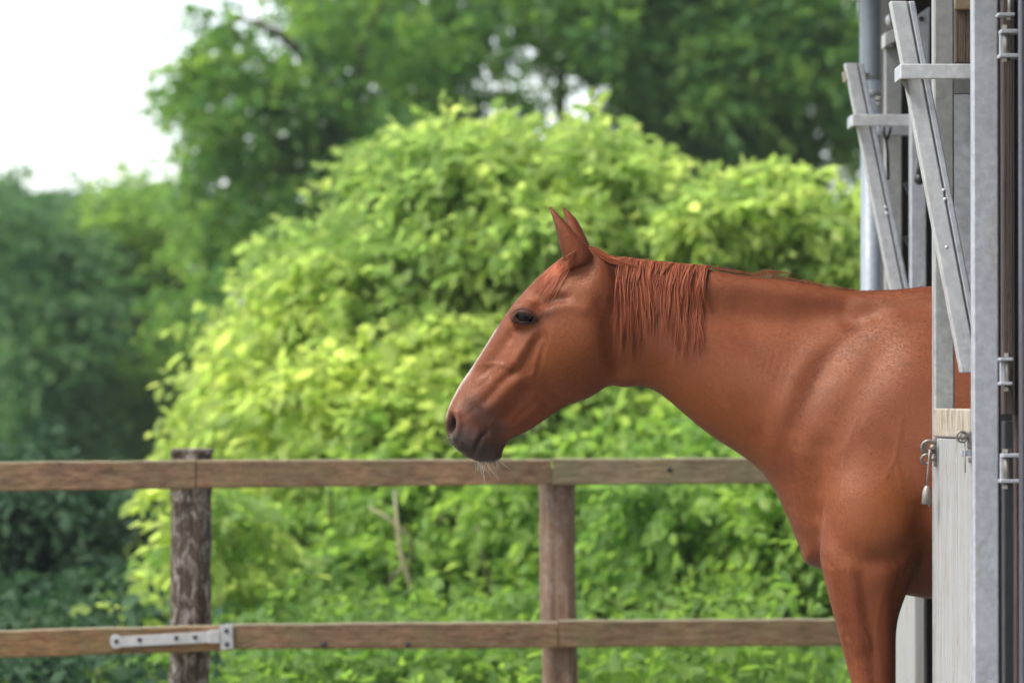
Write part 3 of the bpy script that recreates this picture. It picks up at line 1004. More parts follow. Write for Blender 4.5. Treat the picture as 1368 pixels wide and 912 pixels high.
# far-left trees, bluish
pts = [(rt.gauss(5, 55), rt.uniform(300, 880)) for _ in range(52)] + [(10, 275), (30, 290), (-20, 280), (50, 320), (65, 345), (20, 268), (95, 300), (88, 285)]
tree('blue-green tree at the far left of the picture', 10, 52.0, spread(pts, 52, 50, 50, rt), ['leaf_blue'], .5, 8, .14, 34, .25, None, 420, shell=.5)
pts = [(rt.uniform(-40, 125), rt.uniform(320, 640)) for _ in range(34)] + [(30, 300), (0, 290), (60, 330), (-20, 285), (95, 345)]
tree('tall dark blue-green tree in front of the rounded tree, left of it', 60, 40.5, spread(pts, 40.5, 44, 50, rt), ['leaf_blue'], .42, 8, .125, 38, .24, None, 420, shell=.45)
pts = [(rt.uniform(60, 330), rt.uniform(560, 860)) for _ in range(46)]
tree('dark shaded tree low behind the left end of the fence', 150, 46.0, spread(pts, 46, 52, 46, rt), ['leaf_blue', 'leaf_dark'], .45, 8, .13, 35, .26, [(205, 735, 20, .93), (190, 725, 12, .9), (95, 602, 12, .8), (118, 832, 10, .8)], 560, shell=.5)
pts = [(rt.uniform(-330, -60), rt.uniform(250, 860)) for _ in range(60)]
tree('blue-green tree just beyond the left picture edge', -190, 50.0, spread(pts, 50, 60, 40, rt), ['leaf_blue'], .5, 8, .14, 36, .25, None, 420, shell=.5)
# hedge line behind everything
rng = np.random.default_rng(77)
hl = []
for i in range(60):
    x = -30 + i * 1.05
    hl.append((x, 60 + rng.uniform(-1, 1), rng.uniform(1.2, 3.2), 1.5, 1.0, rng.uniform(1.4, 2.2), 90))
for i in range(26):
    x = -16 + i * .9
    hl.append((x, 55 + rng.uniform(-1, 1), rng.uniform(.5, 1.2), 1.2, .8, rng.uniform(.8, 1.3), 60))
o = foliage('hedgerow', crown(hl, .5, 8, .16, rng), M['leaf_tree'], None, None, 'stuff')
o['label'] = 'dense dark hedgerow closing the meadow behind the trees'
o['category'] = 'hedgerow'
# low weeds between the fence and the bushes, and grass below them
rng = np.random.default_rng(78)
hl = []
for i in range(150):
    y = rng.uniform(14.3, 18.5)
    x = rng.uniform(-2.6, 2.4) * y / 15
    hl.append((x, y, rng.uniform(.0, .26), .45, .4, rng.uniform(.16, .34), 36))
o = foliage('undergrowth', crown([h for h in hl if h[0] > -1.25 * h[1] / 15], .26, 9, .075, rng), M['leaf_tree'], None, None, 'stuff')
o['label'] = 'low leafy undergrowth along the foot of the bushes'
o['category'] = 'undergrowth'
o = foliage('undergrowth', crown([h for h in hl if h[0] <= -1.25 * h[1] / 15], .26, 9, .075, rng), M['leaf_shade'], None, None, 'stuff')
o['label'] = 'dark ground cover beyond the left end of the lower rail'
o['category'] = 'undergrowth'
n = 60000
P = np.stack([rng.uniform(-7, 5.0, n), rng.uniform(13.0, 42, n), np.full(n, -.01)], 1)
X = rng.normal(size=(n, 3)) * .35
X[:, 2] = 1
Z = rng.normal(size=(n, 3))
Z[:, 2] *= .2
LEAF[:, 1] *= .12
W, f = leaves_mesh(P, X, Z, rng.uniform(.08, .22, n))
o = foliage('grass', (W, f), M['grass'], None, None, 'stuff')
o['label'] = 'rough meadow grass growing along the fence and under the trees'
o['category'] = 'grass'
# summer air between the yard and the far trees
hz = MB().box((0, 15, 4.5), (700, 700, 13)).build('haze', None, None)
hzm = bpy.data.materials.new('summer_air')
hzm.use_nodes = True
hn = hzm.node_tree.nodes
hn.remove(hn['Principled BSDF'])
pv = hn.new('ShaderNodeVolumePrincipled')
pv.inputs['Color'].default_value = (.82, .92, 1, 1)
pv.inputs['Density'].default_value = .0005
hzm.node_tree.links.new(pv.outputs[0], hn['Material Output'].inputs['Volume'])
hz.data.materials.append(hzm)
tag(hz, kind='stuff')
# ------------------------------------------------------------------ horse
HY = 10.0           # mid plane of the horse


def spline(x, Y, xq):
    """Natural cubic spline through (x, Y) evaluated at xq."""
    x = np.asarray(x, float)
    Y = np.asarray(Y, float)
    n = len(x)
    h = np.diff(x)
    A = np.zeros((n, n))
    R = np.zeros((n, Y.shape[1]))
    A[0, 0] = A[-1, -1] = 1
    for i in range(1, n - 1):
        A[i, i - 1], A[i, i], A[i, i + 1] = h[i - 1], 2 * (h[i - 1] + h[i]), h[i]
        R[i] = 6 * ((Y[i + 1] - Y[i]) / h[i] - (Y[i] - Y[i - 1]) / h[i - 1])
    m = np.linalg.solve(A, R)
    k = np.clip(np.searchsorted(x, xq) - 1, 0, n - 2)
    d = (xq - x[k])[:, None]
    hk = h[k][:, None]
    a = Y[k]
    b = (Y[k + 1] - Y[k]) / hk - hk * (2 * m[k] + m[k + 1]) / 6
    return a + b * d + m[k] / 2 * d ** 2 + (m[k + 1] - m[k]) / (6 * hk) * d ** 3


def px(p, Y=HY):
    q = at(p[0], p[1], Y)
    return (q.x, q.z)


def loft(stations, cy=0.0, n_len=None, n_ring=56, power=0.8, yc=None, Yp=HY):
    """Tube through stations (top px, bottom px, half widths along the chord[, centre y])."""
    T = np.array([px(s[0], Yp) for s in stations])
    B = np.array([px(s[1], Yp) for s in stations])
    W = np.array([s[2] for s in stations], float)
    if W.ndim == 1:
        W = W[:, None]
    Cy = np.array([[s[3] if len(s) > 3 else cy] for s in stations])
    mid = (T + B) / 2
    x = np.concatenate([[0], np.cumsum(np.maximum(1e-4, 0.5 * (np.linalg.norm(np.diff(T, axis=0), axis=1) + np.linalg.norm(np.diff(B, axis=0), axis=1))))])
    n_len = n_len or int(max(12, x[-1] / 0.012))
    xq = np.linspace(0, x[-1], n_len)
    allv = spline(x, np.hstack([T, B, W, Cy]), xq)
    T, B, W, Cy = allv[:, :2], allv[:, 2:4], np.maximum(allv[:, 4:-1], 0.003), allv[:, -1]
    th = np.arange(n_ring) * 2 * PI / n_ring
    t = (1 - np.cos(th)) / 2
    sn = np.sin(th)
    prof = np.sign(sn) * np.abs(sn) ** power
    nw = W.shape[1]
    if nw == 1:
        wt = np.repeat(W, n_ring, axis=1)
    else:
        tx = np.linspace(0, 1, nw)
        wt = spline(tx, W.T, t).T            # (n_len, n_ring)
    P = np.zeros((n_len, n_ring, 3))
    P[:, :, 0] = T[:, None, 0] * (1 - t) + B[:, None, 0] * t
    P[:, :, 2] = T[:, None, 1] * (1 - t) + B[:, None, 1] * t
    P[:, :, 1] = HY + Cy[:, None] + np.maximum(wt, 0.002) * prof
    bm = bmesh.new()
    rings = [[bm.verts.new(P[i, k]) for k in range(n_ring)] for i in range(n_len)]
    for i in range(n_len - 1):
        for k in range(n_ring):
            bm.faces.new((rings[i][k], rings[i][(k + 1) % n_ring], rings[i + 1][(k + 1) % n_ring], rings[i + 1][k]))
    for r in (rings[0], rings[-1]):
        c = bm.verts.new(sum((v.co for v in r), Vector()) / n_ring)
        for k in range(n_ring):
            bm.faces.new((r[k], r[(k + 1) % n_ring], c))
    bmesh.ops.recalc_face_normals(bm, faces=bm.faces)
    if bm.calc_volume(signed=True) < 0:
        bmesh.ops.reverse_faces(bm, faces=bm.faces)
    return bm


def ell(u, v, cy, ru, rv, ry, rot=0.0):
    b = bmesh.new()
    bmesh.ops.create_uvsphere(b, u_segments=32, v_segments=20, radius=1)
    bmesh.ops.scale(b, vec=(ru / 513, ry, rv / 513), verts=b.verts)
    bmesh.ops.rotate(b, matrix=Matrix.Rotation(rot, 3, 'Y'), verts=b.verts)
    x, z = px((u, v))
    bmesh.ops.translate(b, vec=(x, HY + cy, z), verts=b.verts)
    return b


body = MB()
head = [
    ((606, 596), (615, 604), [.016, .02, .022, .02, .016]),
    ((600, 585), (626, 611), [.034, .044, .046, .038, .03]),
    ((595.5, 572), (641, 617), [.044, .054, .053, .044, .036]),
    ((594.5, 562), (657, 616), [.048, .058, .056, .048, .038]),
    ((596.5, 552), (669, 608), [.048, .058, .056, .047, .034]),
    ((601.5, 538), (677, 592), [.044, .055, .053, .043, .028]),
    ((613, 515), (692, 583), [.04, .052, .053, .043, .027]),
    ((628, 493), (714, 571), [.04, .055, .058, .044, .028]),
    ((645, 467), (735, 556), [.044, .064, .067, .05, .034]),
    ((660, 443), (760, 541), [.052, .075, .075, .058, .034]),
    ((674, 422), (786, 532), [.07, .086, .088, .078, .044]),
    ((689, 402), (806, 520), [.082, .097, .097, .088, .046]),
    ((706, 383), (824, 508), [.08, .095, .1, .094, .05]),
    ((724, 365), (833, 480), [.07, .086, .098, .093, .05]),
    ((745, 348), (838, 440), [.062, .076, .088, .078, .042]),
    ((765, 336), (836, 400), [.05, .064, .074, .07, .045]),
    ((785, 331), (824, 366), [.04, .054, .06, .056, .04]),
]
body.add(loft(head))
# lower lip and chin under the mouth line
body.add(ell(653, 603, 0, 19, 13.5, .040, math.radians(24)))
body.add(ell(852, 498, 0, 42, 18.5, .042, math.radians(-14)))     # throat
# orbit, both sides
for s in (-1, 1):
    body.add(ell(703, 421, s * .070, 24, 20, .030))
neck = [
    ((786, 333), (812, 468), [.03, .058, .066, .06, .045]),
    ((815, 343), (838, 512), [.028, .058, .07, .068, .045]),
    ((850, 347), (862, 518), [.026, .058, .073, .07, .045]),
    ((900, 353), (895, 538), [.026, .056, .076, .078, .05]),
    ((950, 357), (940, 576), [.028, .056, .083, .09, .06]),
    ((1000, 365), (975, 599), [.032, .058, .092, .105, .075]),
    ((1050, 371), (1008, 622), [.037, .066, .108, .125, .095]),
    ((1100, 380), (1030, 648), [.042, .08, .128, .148, .12]),
    ((1150, 387), (1048, 682), [.05, .108, .152, .17, .145]),
    ((1195, 386), (1062, 716), [.058, .135, .178, .186, .16]),
    ((1240, 381), (1084, 752), [.064, .165, .198, .2, .17]),
    ((1285, 383), (1150, 780), [.078, .185, .223, .22, .18]),
    ((1335, 390), (1225, 797), [.1, .2, .25, .24, .17]),
    ((1400, 402), (1320, 806), [.13, .23, .275, .255, .16]),
    ((1550, 410), (1500, 812), [.16, .26, .295, .26, .15]),
    ((1680, 396), (1660, 780), [.2, .27, .28, .24, .14]),
    ((1760, 405), (1770, 720), [.2, .26, .26, .22, .14]),
    ((1830, 435), (1840, 680), [.15, .22, .22, .19, .12]),
    ((1865, 490), (1862, 610), [.07, .12, .13, .11, .07]),
]
body.add(loft(neck, n_ring=72, power=0.72))
for s in (-1, 1):
    Yl = HY + s * .15
    leg = [
        ((1140, 560), (1225, 575), .03, s * .155),
        ((1120, 610), (1240, 625), .06, s * .155),
        ((1104, 655), (1246, 668), .078, s * .157),
        ((1097, 700), (1244, 708), .085, s * .158),
        ((1095, 745), (1228, 748), .083, s * .155),
        ((1103, 785), (1212, 790), .074, s * .152),
        ((1114, 828), (1199, 830), .064, s * .150),
        ((1125, 870), (1197, 870), .056, s * .148),
        ((1136, 912), (1197, 912), .050, s * .147),
        ((1145, 955), (1196, 955), .046, s * .146),
        ((1145, 995), (1194, 995), .047, s * .146),
        ((1148, 1028), (1190, 1028), .040, s * .146),
        ((1154, 1060), (1186, 1060), .031, s * .146),
        ((1155, 1105), (1186, 1105), .029, s * .146),
        ((1151, 1138), (1190, 1138), .034, s * .146),
        ((1142, 1160), (1178, 1162), .031, s * .146),
        ((1133, 1176), (1176, 1178), .040, s * .146),
    ]
    body.add(loft(leg, Yp=Yl, power=0.9, n_ring=40))
    hind = [
        ((1690, 500), (1850, 510), .06, s * .15),
        ((1650, 640), (1860, 640), .12, s * .15),
        ((1690, 740), (1840, 730), .11, s * .15),
        ((1740, 830), (1850, 815), .075, s * .15),
        ((1795, 910), (1868, 905), .05, s * .15),
        ((1815, 960), (1868, 975), .045, s * .15),
        ((1815, 1010), (1856, 1020), .038, s * .15),
        ((1808, 1080), (1842, 1080), .032, s * .15),
        ((1800, 1135), (1842, 1138), .035, s * .15),
        ((1782, 1160), (1822, 1165), .033, s * .15),
        ((1770, 1176), (1818, 1178), .042, s * .15),
    ]
    body.add(loft(hind, Yp=Yl, power=0.9, n_ring=40))
# ears
near_ear = [
    ((757, 362), (790, 350), .03, -.052),
    ((751.5, 345), (789, 339), .030, -.056),
    ((747, 330), (782, 326.5), .026, -.060),
    ((743.5, 313), (766.5, 310.5), .021, -.062),
    ((739.5, 298), (755, 297.5), .015, -.060),
    ((735, 285), (745, 287), .010, -.057),
    ((731, 274), (735.5, 276.5), .005, -.054),
]
far_ear = [
    ((764, 352), (796, 345), .03, .050),
    ((760, 336), (791, 334), .030, .054),
    ((756.5, 320), (786, 320), .026, .058),
    ((755, 303), (777.5, 303), .021, .060),
    ((755, 290), (770, 290), .014, .058),
    ((752.5, 281), (762, 282), .009, .056),
    ((750, 273.5), (755, 276), .005, .054),
]
body.add(loft(near_ear, power=1.0, n_ring=28, n_len=40))
body.add(loft(far_ear, power=1.0, n_ring=28, n_len=40))
hm = body.mesh()
ho = bpy.data.objects.new('horse', hm)
C.objects.link(ho)
md = ho.modifiers.new('r', 'REMESH')
md.mode = 'VOXEL'
md.voxel_size = 0.0046
sm = ho.modifiers.new('s', 'SMOOTH')
sm.factor = 0.5
sm.iterations = 9
dg = bpy.context.evaluated_depsgraph_get()
me = bpy.data.meshes.new_from_object(ho.evaluated_get(dg))
ho.modifiers.clear()
ho.data = me
bpy.data.meshes.remove(hm)

nv = len(me.vertices)
V = np.zeros(nv * 3, np.float32)
me.vertices.foreach_get('co', V)
V = V.reshape(-1, 3).astype(float)
N = np.zeros(nv * 3, np.float32)
me.vertices.foreach_get('normal', N)
N = N.reshape(-1, 3).astype(float)
E = np.zeros(len(me.edges) * 2, np.int32)
me.edges.foreach_get('vertices', E)
E = E.reshape(-1, 2)
deg = np.bincount(E.ravel(), minlength=nv).astype(float)


def relax(P, wgt, it, f=0.5):
    for _ in range(it):
        s = np.zeros_like(P)
        for k in range(P.shape[1]):
            s[:, k] = np.bincount(E[:, 0], P[E[:, 1], k], nv) + np.bincount(E[:, 1], P[E[:, 0], k], nv)
        P = P + (s / deg[:, None] - P) * (f * wgt)[:, None]
    return P


def proj(P):
    """Photograph pixel of the vertex (its mirror image, for the far side)."""
    ym = HY - np.abs(P[:, 1] - HY)
    return CX + P[:, 0] / ym * F, HZ - (P[:, 2] - CAM_H) / ym * F


def pdist(U, Vv, pts):
    d = np.full(len(U), 1e9)
    for (a, b) in zip(pts[:-1], pts[1:]):
        ax, ay = a
        dx, dy = b[0] - ax, b[1] - ay
        L = dx * dx + dy * dy + 1e-9
        t = np.clip(((U - ax) * dx + (Vv - ay) * dy) / L, 0, 1)
        d = np.minimum(d, np.hypot(U - ax - t * dx, Vv - ay - t * dy))
    return d


U, W_ = proj(V)
# blend the muscles into each other before the relief is laid on
trunkw = np.clip((U - 840) / 60, 0, 1) * np.clip((1000 - W_) / 80, 0, 1)
V = relax(V, trunkw, 60)
bw = np.exp(-(((U - 1085) / 40) ** 2 + ((W_ - 640) / 90) ** 2)) + np.exp(-(((U - 1240) / 40) ** 2 + ((W_ - 640) / 90) ** 2))
V = relax(V, np.clip(bw, 0, 1) * np.clip(np.abs(N[:, 1]) * 1.5 - .1, 0, 1), 160)
V = relax(V, trunkw * np.clip((760 - W_) / 60, 0, 1) * np.clip(np.abs(N[:, 1]) * 1.5 - .1, 0, 1), 60)
headw = np.clip((850 - U) / 40, 0, 1) * np.clip((W_ - 350) / 30, 0, 1)
V = relax(V, headw, 10)
V = relax(V, np.exp(-(((U - 845) / 30) ** 2 + ((W_ - 508) / 22) ** 2)), 70)
U, W_ = proj(V)


def g(pts, sig, amp):
    """Relief stroke: a ridge (amp > 0) or groove (amp < 0) along a polyline, millimetres."""
    if len(pts) == 1:
        pts = [pts[0], (pts[0][0] + .01, pts[0][1])]
    d = pdist(U, W_, pts)
    return amp * 0.001 * np.exp(-(d / sig) ** 2 / 2)


def me_normals(P):
    me.vertices.foreach_set('co', P.astype(np.float32).ravel())
    me.update()
    n = np.zeros(nv * 3, np.float32)
    me.vertices.foreach_get('normal', n)
    return n.reshape(-1, 3).astype(float)


N = me_normals(V)
side = np.clip(np.abs(N[:, 1]) * 1.6 - 0.15, 0, 1)
D = np.zeros(nv)
# --- head
D += g([(640, 486), (662, 455), (682, 432)], 5, 3.0)           # nasal bone edge
D += g([(652, 496), (672, 466), (688, 445)], 6, -3.5)          # hollow below it
D += g([(712, 444), (700, 464), (688, 484)], 4.5, 5.0)         # facial crest
D += g([(721, 452), (709, 474), (697, 494)], 5.5, -3.4)
D += g([(687, 497)], 4.5, -4.5)
D += g([(690, 500), (712, 518), (733, 542)], 5, -3.4)          # front edge of the cheek
D += g([(697, 497), (712, 507), (725, 523)], 5, 1.8)
D += g([(690, 508), (672, 526), (655, 544)], 6, 3.4)           # lip muscle
D += g([(682, 500), (664, 517), (648, 536)], 4, -2.6)
D += g([(706, 520), (690, 540), (676, 556)], 6, -2.6)
D += g([(668, 500), (650, 520), (632, 533)], 7, 2.2)
D += g([(716, 540), (700, 556), (682, 571)], 7, 2.6)           # lower jaw bar
D += g([(722, 529), (704, 546), (688, 561)], 3, -1.6)
D += g([(651, 486), (660, 485), (671, 487)], 1.6, 1.6)         # veins
D += g([(671, 487), (683, 492)], 1.6, 1.4)
D += g([(640, 512), (652, 498), (664, 492)], 1.8, 1.0)
D += g([(722, 460), (716, 478), (712, 500)], 2.2, 1.2)
D += g([(727, 462), (722, 480), (717, 500)], 2.4, -1.3)
D += g([(706, 497), (713, 489)], 1.6, -1.0)
D += g([(735, 402), (746, 398), (754, 398)], 5, -6.0)          # hollow above the eye
D += g([(716, 409), (728, 407)], 4, -2.4)
D += g([(728, 395), (742, 388), (754, 390)], 4.5, 2.6)
D += g([(726, 418), (742, 411), (760, 409), (780, 414)], 6, 3.4)   # cheek bone arch
D += g([(690, 407), (700, 403), (712, 406)], 5, 3.2)           # brow
D += g([(697, 440), (710, 441)], 5, -2.0)
D += g([(687, 412), (693, 408), (701, 408), (711, 412), (719, 418)], 1.5, -1.3)
D += g([(690, 405.5), (699, 404), (711, 407)], 1.5, -.9)
D += g([(689, 434), (698, 437), (709, 435)], 1.5, -1.0)
D += g([(683, 434), (680, 452)], 4, -1.8)
D += g([(762, 470)], 34, 5)
D += g([(745, 548), (790, 538), (822, 518)], 7, -2)
D += g([(800, 408), (808, 430), (806, 455), (815, 480)], 5, -2.5)
D += g([(816, 392)], 13, 4)                                    # wing of the first neck bone
D += g([(789, 378), (800, 372)], 7, 2)
D += g([(770, 366), (778, 372)], 8, -3.0)
D += g([(802, 398)], 6, -1.5)
# muzzle
D += g([(612, 546), (625, 556)], 8, 3.0)
D += g([(634, 548), (648, 555)], 7, -2.4)
D += g([(612, 553), (613, 568), (609, 584)], 3.0, 4.5)         # nostril rim
D += g([(602, 549), (609, 549)], 3.0, 2.6)
D += g([(620, 588), (632, 590)], 8, 2.0)
D += g([(604, 590), (612, 597)], 4, 1.5)
mouth = [(626, 613), (632, 604), (637, 594), (642, 583), (650, 577)]
D += g(mouth, 2.2, -3.6)
D += g([(629, 600), (634, 589), (639, 580)], 4, 1.6)
D += g([(640, 602), (648, 592)], 6, 2.0)
D += g([(675, 578), (664, 570)], 5, -2.0)
for k_ in range(16):       # fine creases of the muzzle and lips
    x_, y_ = random.uniform(615, 662), random.uniform(556, 604)
    a_ = random.uniform(-.5, 1.2)
    D += g([(x_, y_), (x_ + 9 * math.cos(a_), y_ + 9 * math.sin(a_))], 1.5, random.choice((-.55, .45)))
for (x_, y_, x2, y2) in [(622, 556, 634, 545), (618, 570, 630, 562), (650, 566, 660, 552), (643, 575, 655, 570), (664, 590, 670, 578), (700, 530, 712, 545), (664, 512, 676, 503), (728, 500, 742, 526)]:
    D += g([(x_, y_), (x2, y2)], 1.6, -.7)
D *= 1.4
Dh = D.copy()
D *= 0
# --- neck and shoulder
D += g([(950, 380), (1040, 388), (1120, 398)], 9, 6)           # crest
D += g([(930, 412), (1000, 425), (1060, 428), (1125, 420)], 16, -17)
D += g([(900, 430), (960, 462), (1010, 500)], 20, 4)
D += g([(870, 475), (930, 520), (990, 570), (1025, 615)], 16, 5)   # throat muscle
D += g([(1140, 405), (1190, 396), (1240, 392)], 8, 4)
D += g([(1150, 425), (1200, 410), (1240, 406)], 9, -5)
for (x, y, dx, l) in [(1003, 466, -3, 20), (1011, 463, -4, 24), (1019, 466, -5, 22), (1027, 470, -6, 24), (1036, 468, -7, 26), (1046, 480, -7, 24), (1056, 492, -8, 26), (996, 470, -2, 16)]:
    wr = random.uniform(.2, .6)
    D += g([(x, y), (x + dx, y + l)], 1.7, -1.2 * wr)
    D += g([(x + 4, y), (x + 4 + dx, y + l)], 1.9, 0.7 * wr)
D += g([(1162, 418), (1120, 455), (1085, 510), (1062, 570)], 12, -4.5)   # groove before the shoulder blade
D += g([(1120, 440), (1080, 480), (1050, 540), (1035, 590)], 12, 5)
D += g([(1190, 425), (1150, 470), (1112, 530), (1084, 590)], 17, 4)    # shoulder blade spine
D += g([(1180, 470), (1140, 535), (1112, 590)], 12, -2.5)
D += g([(1094, 600), (1098, 640), (1088, 680)], 12, -5)
D += g([(1070, 610), (1068, 650), (1078, 700)], 10, 4)
D += g([(1215, 470), (1190, 540), (1150, 600)], 22, 4)
D += g([(1172, 696)], 36, 10)                                      # triceps
D += g([(1150, 660), (1190, 640)], 20, 4)
D += g([(1100, 690), (1120, 726), (1150, 748), (1195, 745), (1226, 720), (1236, 680)], 11, -7.5)
D += g([(1232, 735), (1210, 775), (1200, 800)], 8, -3)
D += g([(1108, 738), (1112, 780), (1120, 820)], 9, 3)
D += g([(1150, 770), (1158, 820), (1165, 880), (1170, 930)], 6, -3.6)
D += g([(1134, 760), (1142, 810), (1150, 860)], 9, 3)
D += g([(1180, 770), (1184, 820), (1186, 880)], 8, 3)
D += g([(1128, 850), (1134, 880), (1142, 910)], 3, -2.2)
D += g([(1152, 838), (1157, 846), (1160, 858)], 1.7, 2.0)
D += g([(1160, 846), (1162, 870)], 1.6, 1.2)
D += g([(1120, 845), (1136, 858)], 2.2, 1.2)
for pts in ([(1112, 770), (1118, 800), (1130, 826), (1136, 850)], [(1176, 800), (1170, 836), (1174, 880)], [(1096, 660), (1092, 700), (1098, 735)],
            [(1145, 560), (1128, 600), (1126, 640), (1118, 680)], [(1205, 560), (1196, 610), (1204, 650)], [(1196, 610), (1182, 640)],
            [(1060, 650), (1066, 690), (1078, 724)], [(1010, 560), (1030, 585), (1046, 622)]):
    D += g(pts, 1.9, .9)
for (x, y, x2, y2) in [(1188, 748, 1204, 772), (1196, 742, 1214, 764), (1098, 742, 1112, 756), (1094, 752, 1104, 768), (1058, 704, 1072, 712), (1048, 676, 1064, 684)]:
    D += g([(x, y), (x2, y2)], 2.0, -1.4)
for (x, y) in [(1205, 760), (1215, 752), (1224, 745), (1233, 740)]:
    D += g([(x, y), (x - 8, y + 30)], 3, -2.5)
for (u0, v0, u1, v1) in [(1076, 760, 1090, 700), (1130, 600, 1160, 560)]:
    D += g([(u0, v0), (u1, v1)], 6, 1.0)
D = D * (.95 + .55 * np.clip((W_ - 735) / 60, 0, 1) * np.clip((U - 1070) / 40, 0, 1)) + Dh
V = V + N * (D * side)[:, None]
# fold of skin at the breast
d = np.exp(-(((U - 1083) / 10) ** 2 + ((W_ - 745) / 17) ** 2))
V[:, 0] -= 0.012 * d
V[:, 2] -= 0.004 * d
# nostril: a deep comma-shaped opening
ca, sa = math.cos(math.radians(-8)), math.sin(math.radians(-8))
ux, uy = (U - 602.0), (W_ - 568.5)
nx = (ux * ca - uy * sa) / 8.4
ny = (ux * sa + uy * ca) / 18
nost = np.clip(1.25 - np.hypot(nx, ny) * 1.25, 0, 1) * np.clip((np.abs(V[:, 1] - HY) - 0.012) / 0.012, 0, 1)
nost = nost * nost * (3 - 2 * nost)
V[:, 0] += 0.020 * nost
V[:, 1] -= np.sign(V[:, 1] - HY) * 0.022 * nost
# eye opening
EC = (701.0, 422.5)
ea = math.radians(11)
ex = ((U - EC[0]) * math.cos(ea) + (W_ - EC[1]) * math.sin(ea))
ey = (-(U - EC[0]) * math.sin(ea) + (W_ - EC[1]) * math.cos(ea))
q = 1 - (ex / 14.5) ** 2
hgt = np.where(ey < 0, 7.5, 6.2) * np.clip(q, 0, 1) ** 0.7
eye_in = np.clip((hgt - np.abs(ey)) / 2.5 + 0.3, 0, 1) * (q > 0) * (np.abs(N[:, 1]) > 0.2)
# hollow of the ears (opening turned forward and outward)
earm = (W_ < 350) * (U < 800) * (np.abs(V[:, 1] - HY) > 0.02)
V0 = V.copy()
V = relax(V, np.clip(1.0 - eye_in, 0, 1) * 0.6 * (W_ > 345), 2)
N = me_normals(V)
bvh_pre = BVHTree.FromPolygons([Vector(p) for p in V], [tuple(p.vertices) for p in me.polygons])


def surf(u, v, s=-1, B=None):
    """Point on the near (s=-1) or far skin behind pixel (u, v)."""
    o = Vector((0, 0, CAM_H))
    d = (at(u, v, HY) - o).normalized()
    r = (B or bvh_pre).ray_cast(o, d)
    p, n = r[0], r[1]
    if p is None:
        return None, None
    if s > 0:
        p = Vector((p.x, 2 * HY - p.y, p.z))
        n = Vector((n.x, -n.y, n.z))
    return p, n


eye_s, eye_n = surf(*EC)
V[:, 1] -= np.sign(V[:, 1] - HY) * 0.013 * eye_in
me_normals(V)
me.polygons.foreach_set('use_smooth', [True] * len(me.polygons))

# colour masks
mz = np.clip(1 - (pdist(U, W_, [(606, 588), (625, 596), (650, 606)]) - 2) / 52, 0, 1)
mz = mz * mz * (3 - 2 * mz)
mz = np.maximum(mz, 0.68 * np.exp(-(pdist(U, W_, [(650, 562), (632, 545)]) / 19) ** 2))
mz = np.maximum(mz, 0.7 * np.exp(-(pdist(U, W_, [(664, 572), (652, 585)]) / 14) ** 2))
inn = np.clip((nost - 0.25) / 0.3, 0, 1)
mth = np.exp(-(pdist(U, W_, mouth) / 2.2) ** 2)
eyd = np.exp(-np.clip(np.hypot(ex / 18, ey / 11) - 0.85, 0, 9) ** 2 / 0.06)
eyd = np.maximum(eyd * 0.9, 0.55 * np.exp(-(pdist(U, W_, [(712, 428), (728, 420), (738, 417)]) / 6) ** 2))
eyd = np.maximum(eyd, 0.5 * np.exp(-(pdist(U, W_, [(736, 402), (752, 397)]) / 5) ** 2))  # shade of the hollow above the eye, darkened into the coat colour
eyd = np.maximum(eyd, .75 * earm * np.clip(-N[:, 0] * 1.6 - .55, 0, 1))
dark = np.clip(np.maximum.reduce([inn, mth * 0.9, eye_in]), 0, 1)
sweat = np.zeros(nv)
for pts, s_, a in [([(1146, 432), (1120, 452), (1095, 485)], 7, .8), ([(1110, 470), (1090, 500), (1076, 532), (1070, 552)], 5, .9),
                   ([(1170, 440), (1150, 460), (1130, 468)], 9, .6), ([(1062, 590), (1058, 620), (1060, 640)], 5, .7),
                   ([(1020, 480), (1040, 500)], 10, .25)]:
    sweat = np.maximum(sweat, a * np.exp(-(pdist(U, W_, pts) / s_) ** 2))
gold = np.clip(np.exp(-(((U - 770) / 60) ** 2 + ((W_ - 485) / 45) ** 2)) * .9 + np.exp(-(((U - 1180) / 60) ** 2 + ((W_ - 680) / 45) ** 2))
               + .8 * np.exp(-(pdist(U, W_, [(870, 500), (960, 560), (1015, 615)]) / 22) ** 2), 0, 1)
prof_ = [(660, 443), (645, 467), (628, 493), (613, 515), (601.5, 538), (597, 552)]
blaze = np.exp(-((V[:, 1] - HY - .004) / .02) ** 4) * np.exp(-(pdist(U, W_, prof_) / 7) ** 2) * np.clip((U - 592) / 6, 0, 1)
for nm, r_, g_, b_ in (('mark', mz, dark, eyd), ('patch', sweat, gold, blaze)):
    ca_ = me.color_attributes.new(nm, 'FLOAT_COLOR', 'POINT')
    ca_.data.foreach_set('color', np.stack([r_, g_, b_, np.ones(nv)], 1).astype(np.float32).ravel())


